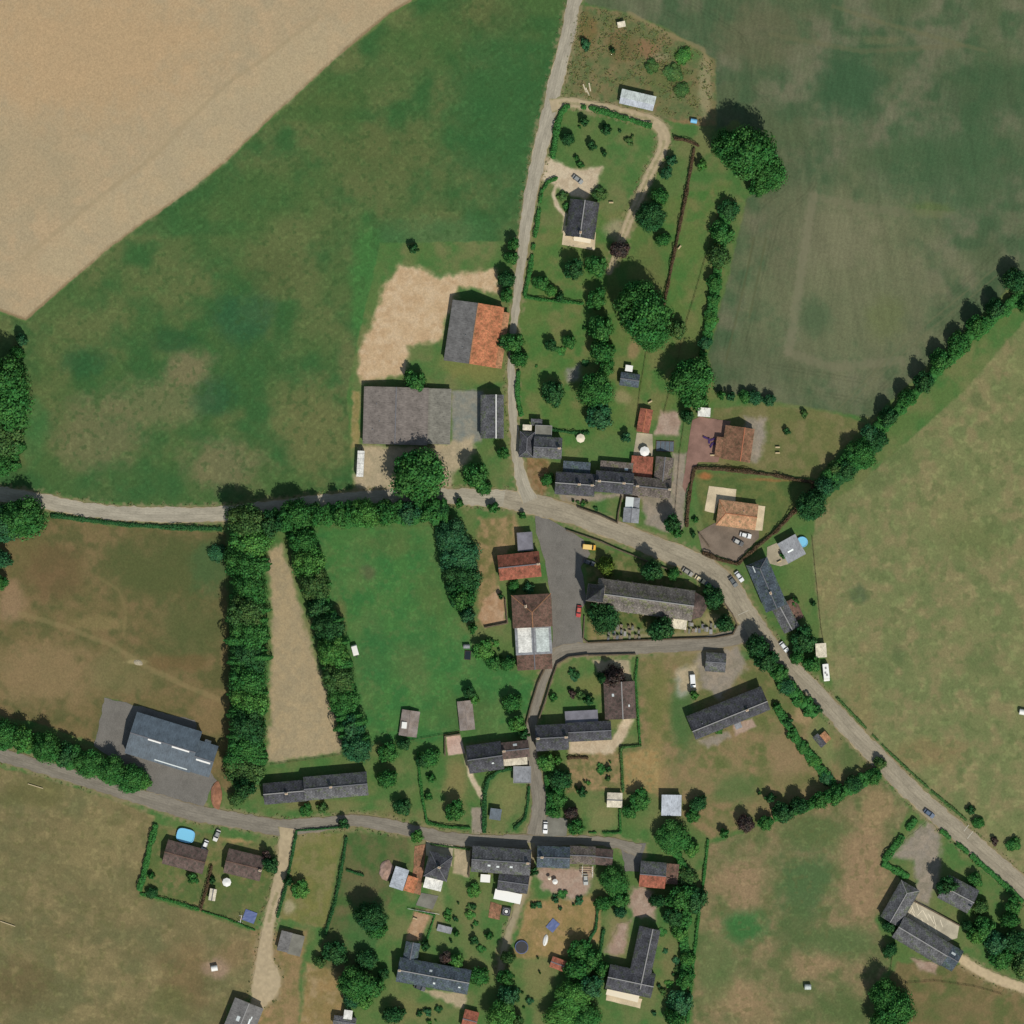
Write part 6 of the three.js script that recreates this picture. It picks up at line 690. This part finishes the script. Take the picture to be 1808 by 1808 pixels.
// ------------------------------------------------------------------ pools, garden things
function pool(x, y, rx, ry, deg, label, deck) {
  const g = thing('swimming_pool', label, 'pool', x, y, deg), n = 40, o = new THREE.Shape(), h = new THREE.Path(); const se = (s, a, b, rev) => { for (let i = 0; i <= n; i++) { const t = (rev ? n - i : i) / n * Math.PI * 2, c = Math.cos(t), q = Math.sin(t), P = deck || 1, X_ = a * Math.sign(c) * Math.pow(Math.abs(c), P), Y_ = b * Math.sign(q) * Math.pow(Math.abs(q), P); i ? s.lineTo(X_, Y_) : s.moveTo(X_, Y_); } }; se(o, rx * S, ry * S); se(h, rx * S - 0.25, ry * S - 0.25, true); o.holes.push(h);
  mesh('pool_wall', new THREE.ExtrudeGeometry(o, { depth: 1.15, bevelEnabled: false, curveSegments: n }).rotateX(-Math.PI / 2), M.poolBlue, g);
  const w = new THREE.Shape(); se(w, rx * S - 0.24, ry * S - 0.24); mesh('water', new THREE.ShapeGeometry(w, n).rotateX(-Math.PI / 2).translate(0, 1.0, 0), matWater, g); return g;
}
pool(328, 1475, 16, 12, 14, 'rounded light blue above-ground pool behind the bungalow', 0.6);
pool(1416, 957, 10, 9.5, 0, 'round pale blue pool behind the grey-roofed small house');
{ const g = thing('hot_tub', 'dark square hot tub on the terracotta terrace', 'hot tub', 894, 1609, 10); g.position.y = 0.09; mesh('tub', box(3.0, 0.9, 3.0, 0, 0.45, 0), M.dark, g); mesh('rim', new THREE.TorusGeometry(1.15, 0.12, 8, 28).rotateX(Math.PI / 2).translate(0, 0.92, 0), M.steelGrey, g); mesh('cover', new THREE.CylinderGeometry(0.55, 0.55, 0.08, 20).translate(0, 0.95, 0), M.white, g); }
function trampoline(x, y, r, label) {
  const g = thing('trampoline', label, 'trampoline', x, y), R = r * S; mesh('mat', new THREE.CylinderGeometry(R * 0.86, R * 0.86, 0.04, 32).translate(0, 0.8, 0), M.dark, g); mesh('pad', new THREE.TorusGeometry(R * 0.93, 0.14, 6, 32).rotateX(Math.PI / 2).scale(1, 0.4, 1).translate(0, 0.8, 0), M.blue, g);
  for (let i = 0; i < 6; i++) { const a = i * Math.PI / 3; mesh('leg', new THREE.CylinderGeometry(0.03, 0.03, 0.8, 6).translate(R * 0.95 * Math.cos(a), 0.4, R * 0.95 * Math.sin(a)), M.chrome, g); mesh('net_pole', new THREE.CylinderGeometry(0.025, 0.025, 1.8, 6).translate(R * 0.97 * Math.cos(a), 1.7, R * 0.97 * Math.sin(a)), M.chrome, g); }
}
trampoline(921, 1672, 12, 'round dark trampoline beside the narrow southern path');
{ const g = thing('inflatable_boat', 'white upturned boat on the dry southern lawn', 'boat', 963, 1660, 102); const s = new THREE.SphereGeometry(1, 20, 10, 0, Math.PI * 2, 0, Math.PI / 2).scale(2.1, 0.7, 0.9); mesh('hull', s, M.white, g); mesh('keel', box(3.2, 0.08, 0.1, 0, 0.7, 0), M.ridge, g); }
function tarp(x, y, a, b, deg, m, label) { const g = new THREE.PlaneGeometry(a * S, b * S, 12, 12).rotateX(-Math.PI / 2); const p = g.attributes.position; for (let i = 0; i < p.count; i++) p.setY(i, 0.14 + 0.3 * fbm(p.getX(i) * 1.4 + x, p.getZ(i) * 1.4 + y, 3)); g.computeVertexNormals(); const k = mesh('tarpaulin', g, m); k.position.set(X(x), 0, Z(y)); k.rotation.y = -deg * Math.PI / 180; return tag(k, label, 'tarpaulin'); }
tarp(976, 1634, 20, 16, 130, M.blue, 'crumpled blue tarpaulin above the white boat');
tarp(441, 1618, 22, 20, 20, M.blue, 'blue tarpaulin in the bottom corner of the second bungalow garden');
{ const g = thing('play_frame', 'white play frame beside the blue tarpaulin', 'play frame', 426, 1622, 10); for (const s of [-1, 1]) { mesh('leg', box(0.1, 2.2, 0.1).rotateZ(0.3).translate(-0.5, 1, s * 1.1), M.white, g); mesh('leg', box(0.1, 2.2, 0.1).rotateZ(-0.3).translate(0.5, 1, s * 1.1), M.white, g); } mesh('crossbar', box(0.14, 0.14, 2.6, 0, 2.05, 0), M.white, g); mesh('seat', box(0.3, 0.05, 0.6, 0, 0.5, 0), M.red, g); }
function parasol(x, y, r, h, m, label, cat = 'parasol', y0 = 0.05) { const g = thing('parasol', label, cat, x, y); g.position.y = y0; mesh('canopy', new THREE.ConeGeometry(r * S, 0.6, 8).translate(0, h, 0), m, g); mesh('pole', new THREE.CylinderGeometry(0.04, 0.04, h, 8).translate(0, h / 2, 0), M.chrome, g); mesh('base', new THREE.CylinderGeometry(0.3, 0.34, 0.12, 12).translate(0, 0.06, 0), M.dark, g); }
parasol(1138, 797, 9, 2.4, M.white, 'large white parasol on the whitish terrace'); parasol(401, 1557, 8, 2.4, M.white, 'white parasol behind the second bungalow'); parasol(980, 1556, 5, 2.2, M.white, 'white parasol in the pinkish courtyard'); parasol(970, 1550, 3.5, 2.1, M.cream, 'small cream parasol in the pinkish courtyard'); parasol(1025, 774, 8, 2.3, M.cream, 'cream parasol on the lawn right of the lane house'); 
function awning(x, y, a, b, deg, m, h, label) { const g = thing('awning', label, 'awning', x, y, deg); g.position.y = 0.05; mesh('cover', box(a * S, 0.08, b * S).rotateX(0.08).translate(0, h, 0), m, g); for (const i of [-1, 1]) for (const j of [-1, 1]) mesh('post', box(0.08, h - 0.05, 0.08, i * (a * S / 2 - 0.1), (h - 0.05) / 2 - (j > 0 ? 0.05 : 0), j * (b * S / 2 - 0.12)), M.woodPale, g); }
awning(857, 1550, 17, 14, 4, M.white, 2.4, 'white awning behind the slate row house'); awning(1028, 424, 30, 8, 10, M.cream, 2.5, 'cream awning along the south wall of the northern house'); awning(1100, 1752, 58, 20, 14, M.cream, 2.6, 'wide cream veranda cover at the L-shaped house');
{ const g = thing('pergola', 'pale pergola behind the taupe row house', 'pergola', 1037, 1538, 2); g.position.y = 0.1; for (const i of [-1, 1]) for (const j of [-1, 1]) mesh('post', box(0.14, 2.4, 0.14, i * 1.8, 1.2, j * 1.4), M.white, g); for (const i of [-1, 1]) mesh('beam', box(0.16, 0.18, 4.0, i * 1.8, 2.48, 0), M.white, g); for (let i = 0; i < 5; i++) mesh('slat', box(4.2, 0.12, 0.12, 0, 2.64, -1.6 + i * 0.8), M.woodPale, g); }
function lounger(x, y, deg, label, m) { const g = thing('garden_lounger', label, 'lounger', x, y, deg, 'violet loungers on the paved yard'); g.position.y = 0.07; mesh('seat', box(1.3, 0.08, 0.65, 0.2, 0.36, 0), m, g); mesh('backrest', box(0.75, 0.08, 0.65).rotateZ(-0.7).translate(-0.7, 0.6, 0), m, g); for (const i of [-0.5, 0.75]) for (const j of [-1, 1]) mesh('leg', box(0.06, 0.34, 0.06, i, 0.17, j * 0.27), M.dark, g); }
[[1246, 773], [1252, 779], [1258, 776], [1262, 784], [1256, 786]].forEach((p, i) => lounger(p[0], p[1], 20 + i * 70, `${ORD[i]} dark violet lounger from the left on the purple-brown yard`, M.violet));
function bench(x, y, deg, label) { const g = thing('garden_bench', label, 'bench', x, y, deg); mesh('seat', box(1.6, 0.06, 0.45, 0, 0.45, 0), M.woodPale, g); mesh('backrest', box(1.6, 0.5, 0.06, 0, 0.75, -0.24), M.woodPale, g); for (const i of [-1, 1]) mesh('leg', box(0.08, 0.43, 0.4, i * 0.7, 0.215, 0), M.woodPale, g); }
bench(1258, 804, 0, 'pale bench at the corner of the brown-roofed bungalow'); bench(1376, 992, -25, 'wooden bench on the tan patio'); bench(1373, 790, 0, 'upper pale bench on the brown bungalow lawn'); bench(1373, 800, 0, 'lower pale bench on the brown bungalow lawn'); bench(1148, 710, -30, 'whitish bench at the end of the red shed'); bench(1079, 358, 0, 'pale bench on the lawn right of the northern house'); bench(1200, 437, -50, 'white bench between hedge and thin fence'); bench(1012, 1191, 0, 'white bench on the lane garden lawn'); bench(733, 1622, 20, 'cream bench on the narrow tan garden strip');
function tank(x, y, r, deg, label, m = M.white) { const g = thing('water_tank', label, 'tank', x, y, deg); mesh('drum', new THREE.CylinderGeometry(r * S, r * S, 1.6, 18).rotateZ(Math.PI / 2).translate(0, r * S + 0.2, 0).scale(1.4, 1, 1), m, g); for (const s of [-1, 1]) mesh('cradle', box(0.2, 0.5, r * S * 1.6, s * 0.6, 0.25, 0), M.dark, g); }
tank(367, 1311, 5, 20, 'white tank behind the blue-roofed barn'); tank(1225, 214, 4, 10, 'pale blue tank at the edge of the rough plot', M.poolBlue); tank(379, 1709, 5, -10, 'white water tank on the bare patch in the dry pasture'); tank(1805, 1257, 5, 10, 'white water tank at the right edge of the olive pasture'); tank(824, 1141, 4, 0, 'pale tank at the edge of the central meadow', M.steelGrey); tank(1426, 1742, 5, 0, 'pale green tank near the bottom of the patchy pasture', M.sheetMint);
function pile(x, y, rx, ry, h, m, label, deg = 0) { const g = new THREE.SphereGeometry(1, 28, 12, 0, Math.PI * 2, 0, Math.PI / 2), p = g.attributes.position; for (let i = 0; i < p.count; i++) { const a = 0.8 + 0.4 * fbm(p.getX(i) * 2.2 + x, p.getZ(i) * 2.2 + y, 3); p.setXYZ(i, p.getX(i) * rx * S * a, p.getY(i) * h * (0.6 + 0.8 * fbm(p.getX(i) * 4 + y, p.getZ(i) * 4 + x, 3)), p.getZ(i) * ry * S * a); } g.computeVertexNormals(); setUV(g, (X_, Y_, Z_) => [X_ / 6, Z_ / 6]); const k = mesh('mound', g, m); k.position.set(X(x), 0, Z(y)); k.rotation.y = -deg * Math.PI / 180; return tag(k, label, 'mound'); }
pile(382, 1405, 10, 26, 0.9, M.rubble, 'heap of reddish rubble beside the blue-roofed barn'); pile(1396, 1082, 7, 18, 1.2, M.woodPale, 'tan heap of timber behind the row house', -20); pile(682, 1536, 12, 18, 0.9, M.pink, 'heap of reddish firewood beside the lavender shed', 10); pile(244, 1170, 8, 5, 0.4, M.concretePale, 'small pale heap in the brownish pasture', 20);
{ const g = thing('stone_block', 'pale block lying on the roof of the left stony-roofed shed', 'block', 714, 1280, 6); g.position.y = 1.8; mesh('block', box(1.7, 0.5, 2.2, 0, 0.25, 0), M.cream, g); mesh('lid', box(1.8, 0.08, 2.3, 0, 0.54, 0), M.white, g); }
{ const g = thing('cold_frame', 'rusty cold frame at the edge of the central meadow', 'cold frame', 826, 1157, 4); mesh('box', box(2.2, 0.5, 3.2, 0, 0.25, 0), M.tileBrown, g); mesh('pane', box(2.0, 0.05, 3.0, 0, 0.53, 0), M.glass, g); }
{ const g = thing('planting_bed', 'dark covered bed beside the terrace garden plot', 'garden bed', 1174, 788, 2); mesh('box', box(6.4, 0.4, 3.8, 0, 0.2, 0), M.wood, g); for (let i = 0; i < 4; i++) mesh('bed_cover', box(1.4, 0.06, 3.5, -2.3 + i * 1.55, 0.43, 0), M.steelBlue, g); }
// scrap by the rough plot
[[1032, 156, 70], [1037, 162, 65], [1041, 154, 80]].forEach((p, i) => { const g = thing('timber_stack', `${ORD[i]} pale timber stack from the left beside the curved track`, 'timber', p[0], p[1], p[2], 'timber beside the curved track'); for (let k = 0; k < 4; k++) mesh('plank', box(3.0, 0.14, 0.2, 0, 0.08 + (k >> 1) * 0.16, (k % 2) * 0.26 - 0.13), k % 2 ? M.woodPale : M.cream, g); });
// planks in the farm courtyard
{ const spots = [[1611, 1602, 70], [1620, 1600, 72], [1607, 1610, -60], [1634, 1616, 62], [1650, 1626, 74], [1640, 1636, 70], [1630, 1628, 66], [1652, 1642, 78], [1662, 1630, 70], [1624, 1612, -50], [1614, 1616, 60], [1644, 1622, 60]];
  spots.forEach(p => { const g = thing('plank', 'long pale plank lying on the farm courtyard concrete', 'plank', p[0], p[1], p[2], 'planks on the farm courtyard'); g.position.y = 0.12; mesh('board', box(rr(2.4, 4.4), 0.07, 0.22, 0, 0.045, 0), M.cream, g); }); }
[[20, 1428 - 40, 17], [8, 1631, 19]].forEach((p, i) => { const g = thing('feed_rail', i ? 'thin white rail at the left edge of the dry pasture' : 'thin white rail near the top of the dry pasture', 'rail', i ? 14 : 63, i ? 1631 : 1388, p[2]); mesh('rail', box(5.6, 0.1, 0.3, 0, 0.55, 0), M.woodPale, g); for (const s of [-1, 0, 1]) mesh('post', box(0.12, 0.5, 0.12, s * 2.6, 0.25, 0), M.woodPale, g); });
// graves
{ const spots = []; for (let i = 0; i < 8; i++) for (let j = 0; j < 3; j++) rnd() < 0.85 && spots.push([1074 + i * 7.4 + rr(-2, 2) + j, 1108 + j * 9 + rr(-2, 2), 0]); for (let i = 0; i < 9; i++) for (let j = 0; j < 2; j++) rnd() < 0.8 && spots.push([1210 + i * 6.6 + rr(-2, 2), 1104 + j * 9 + rr(-2, 2), 1]);
  const gm = [M.concrete, M.ridge, M.concrete, M.stone, M.ridgeDark]; let n = 0;
  for (const [x, y, w] of spots) { const m = gm[Math.floor(rnd() * 5)]; const g = thing('gravestone', w ? 'grave with slab and headstone in the eastern churchyard rows' : 'grave with slab and headstone in the southwestern churchyard rows', 'grave', x, y, rr(-10, 10) + 6, w ? 'graves east of the south tree' : 'graves west of the south tree'); mesh('slab', box(0.95 * rr(0.7, 1.25), rr(0.15, 0.45), 1.6 * rr(0.7, 1.1), 0, 0.1, 0.1), m, g); mesh('headstone', merge([box(0.9, 0.9, 0.16, 0, 0.45, -0.78), new THREE.CylinderGeometry(0.45, 0.45, 0.16, 12, 1, false, 0, Math.PI).rotateX(Math.PI / 2).rotateZ(Math.PI / 2).translate(0, 0.9, -0.78)]), gm[Math.floor(rnd() * 5)], g); if (rnd() < 0.35) mesh('cross', merge([box(0.08, 0.7, 0.08, 0, 1.6, -0.78), box(0.4, 0.08, 0.08, 0, 1.7, -0.78)]), M.ridge, g); } }
// painted road lines
const line = (x, y, l, w, deg, label, yy = 0.175) => { const g = new THREE.PlaneGeometry(l * S, w * S).rotateX(-Math.PI / 2); const k = mesh('road_marking', g, mat('roadPaint', null, [186, 180, 164])); k.position.set(X(x), yy, Z(y)); k.rotation.y = -deg * Math.PI / 180; k.castShadow = false; return tag(k, label, 'marking', null, 'structure'); };
line(1312, 1082, 20, 1, -25, 'thin pale line across the street at the churchyard corner'); line(1706, 1462, 14, 1.2, -52, 'first pale line across the southeast street'); line(1713, 1474, 17, 1.2, -52, 'second pale line across the southeast street');
// tufts of rough grass on the unmown plot and along the verges
{ const blade = merge([0, 1, 2, 3].map(i => new THREE.ConeGeometry(0.11, 0.4, 3).translate(0, 0.2, 0).rotateZ(0.3).rotateY(i * 1.6).translate(Math.cos(i * 1.6) * 0.12, 0, Math.sin(i * 1.6) * 0.12)));
  const pts = []; const area = [[1018, 10], [1100, 25], [1180, 55], [1258, 108], [1258, 215], [1150, 200], [1050, 178], [1000, 168], [1000, 100]];
  const inside = (x, y) => { let c = false; for (let a = 0, b = area.length - 1; a < area.length; b = a++) if ((area[a][1] > y) !== (area[b][1] > y) && x < (area[b][0] - area[a][0]) * (y - area[a][1]) / (area[b][1] - area[a][1]) + area[a][0]) c = !c; return c; };
  while (pts.length < 2200) { const x = rr(1000, 1260), y = rr(5, 220); if (inside(x, y) && fbm(x * 0.07, y * 0.07, 3) > 0.46 && !(x > 1085 && x < 1165 && y > 150 && y < 200)) pts.push([x, y]); }
  for (let i = 0; i < 5000; i++) { const v = verge[Math.floor(rnd() * verge.length)]; const a = rnd() * 6.283, d = v[2] + rr(1.5, 8); const x = v[0] + Math.cos(a) * d, y = v[1] + Math.sin(a) * d; let ok = true; for (const o of vcell.get(Math.floor(x / 40) * 1000 + Math.floor(y / 40)) || []) if (Math.hypot(x - o[0], y - o[1]) < o[2] + 1) { ok = false; break; } if (ok && (x < 900 || x > 1350 || y < 400) && !(y > 1240 && y < 1450 && x > 160 && x < 400)) pts.push([x, y]); }
  const im = new THREE.InstancedMesh(blade, new THREE.MeshStandardMaterial({ color: new THREE.Color(0.19, 0.22, 0.085), roughness: 1, side: THREE.DoubleSide }), pts.length), m4 = new THREE.Matrix4(), q = new THREE.Quaternion(), c = new THREE.Color();
  pts.forEach((p, i) => { const s = rr(0.6, 1.6); q.setFromAxisAngle(new THREE.Vector3(0, 1, 0), rnd() * 6.28); m4.compose(new THREE.Vector3(X(p[0]), 0, Z(p[1])), q, new THREE.Vector3(s, s * rr(0.6, 1.2), s)); im.setMatrixAt(i, m4); im.setColorAt(i, c.setRGB(rr(0.8, 1.3), rr(0.8, 1.25), rr(0.7, 1.2))); });
  im.name = 'rough_grass'; im.castShadow = im.receiveShadow = true; tag(im, 'tufts of rough grass on the unmown plot and road verges', 'grass', null, 'stuff'); scene.add(im); }
// neighbours of one bed, grave row or yard are told apart by their place in it
{ const by = {}; for (const o of scene.children) if (o.userData.group && o.userData.label) (by[o.userData.label] ||= []).push(o);
  for (const l in by) if (by[l].length > 1) by[l].sort((p, q) => p.position.x - q.position.x).forEach((o, i) => { if (ORD[i]) o.userData.label = `${ORD[i]} ${l}, from left`; }); }
renderer.render(scene, camera);
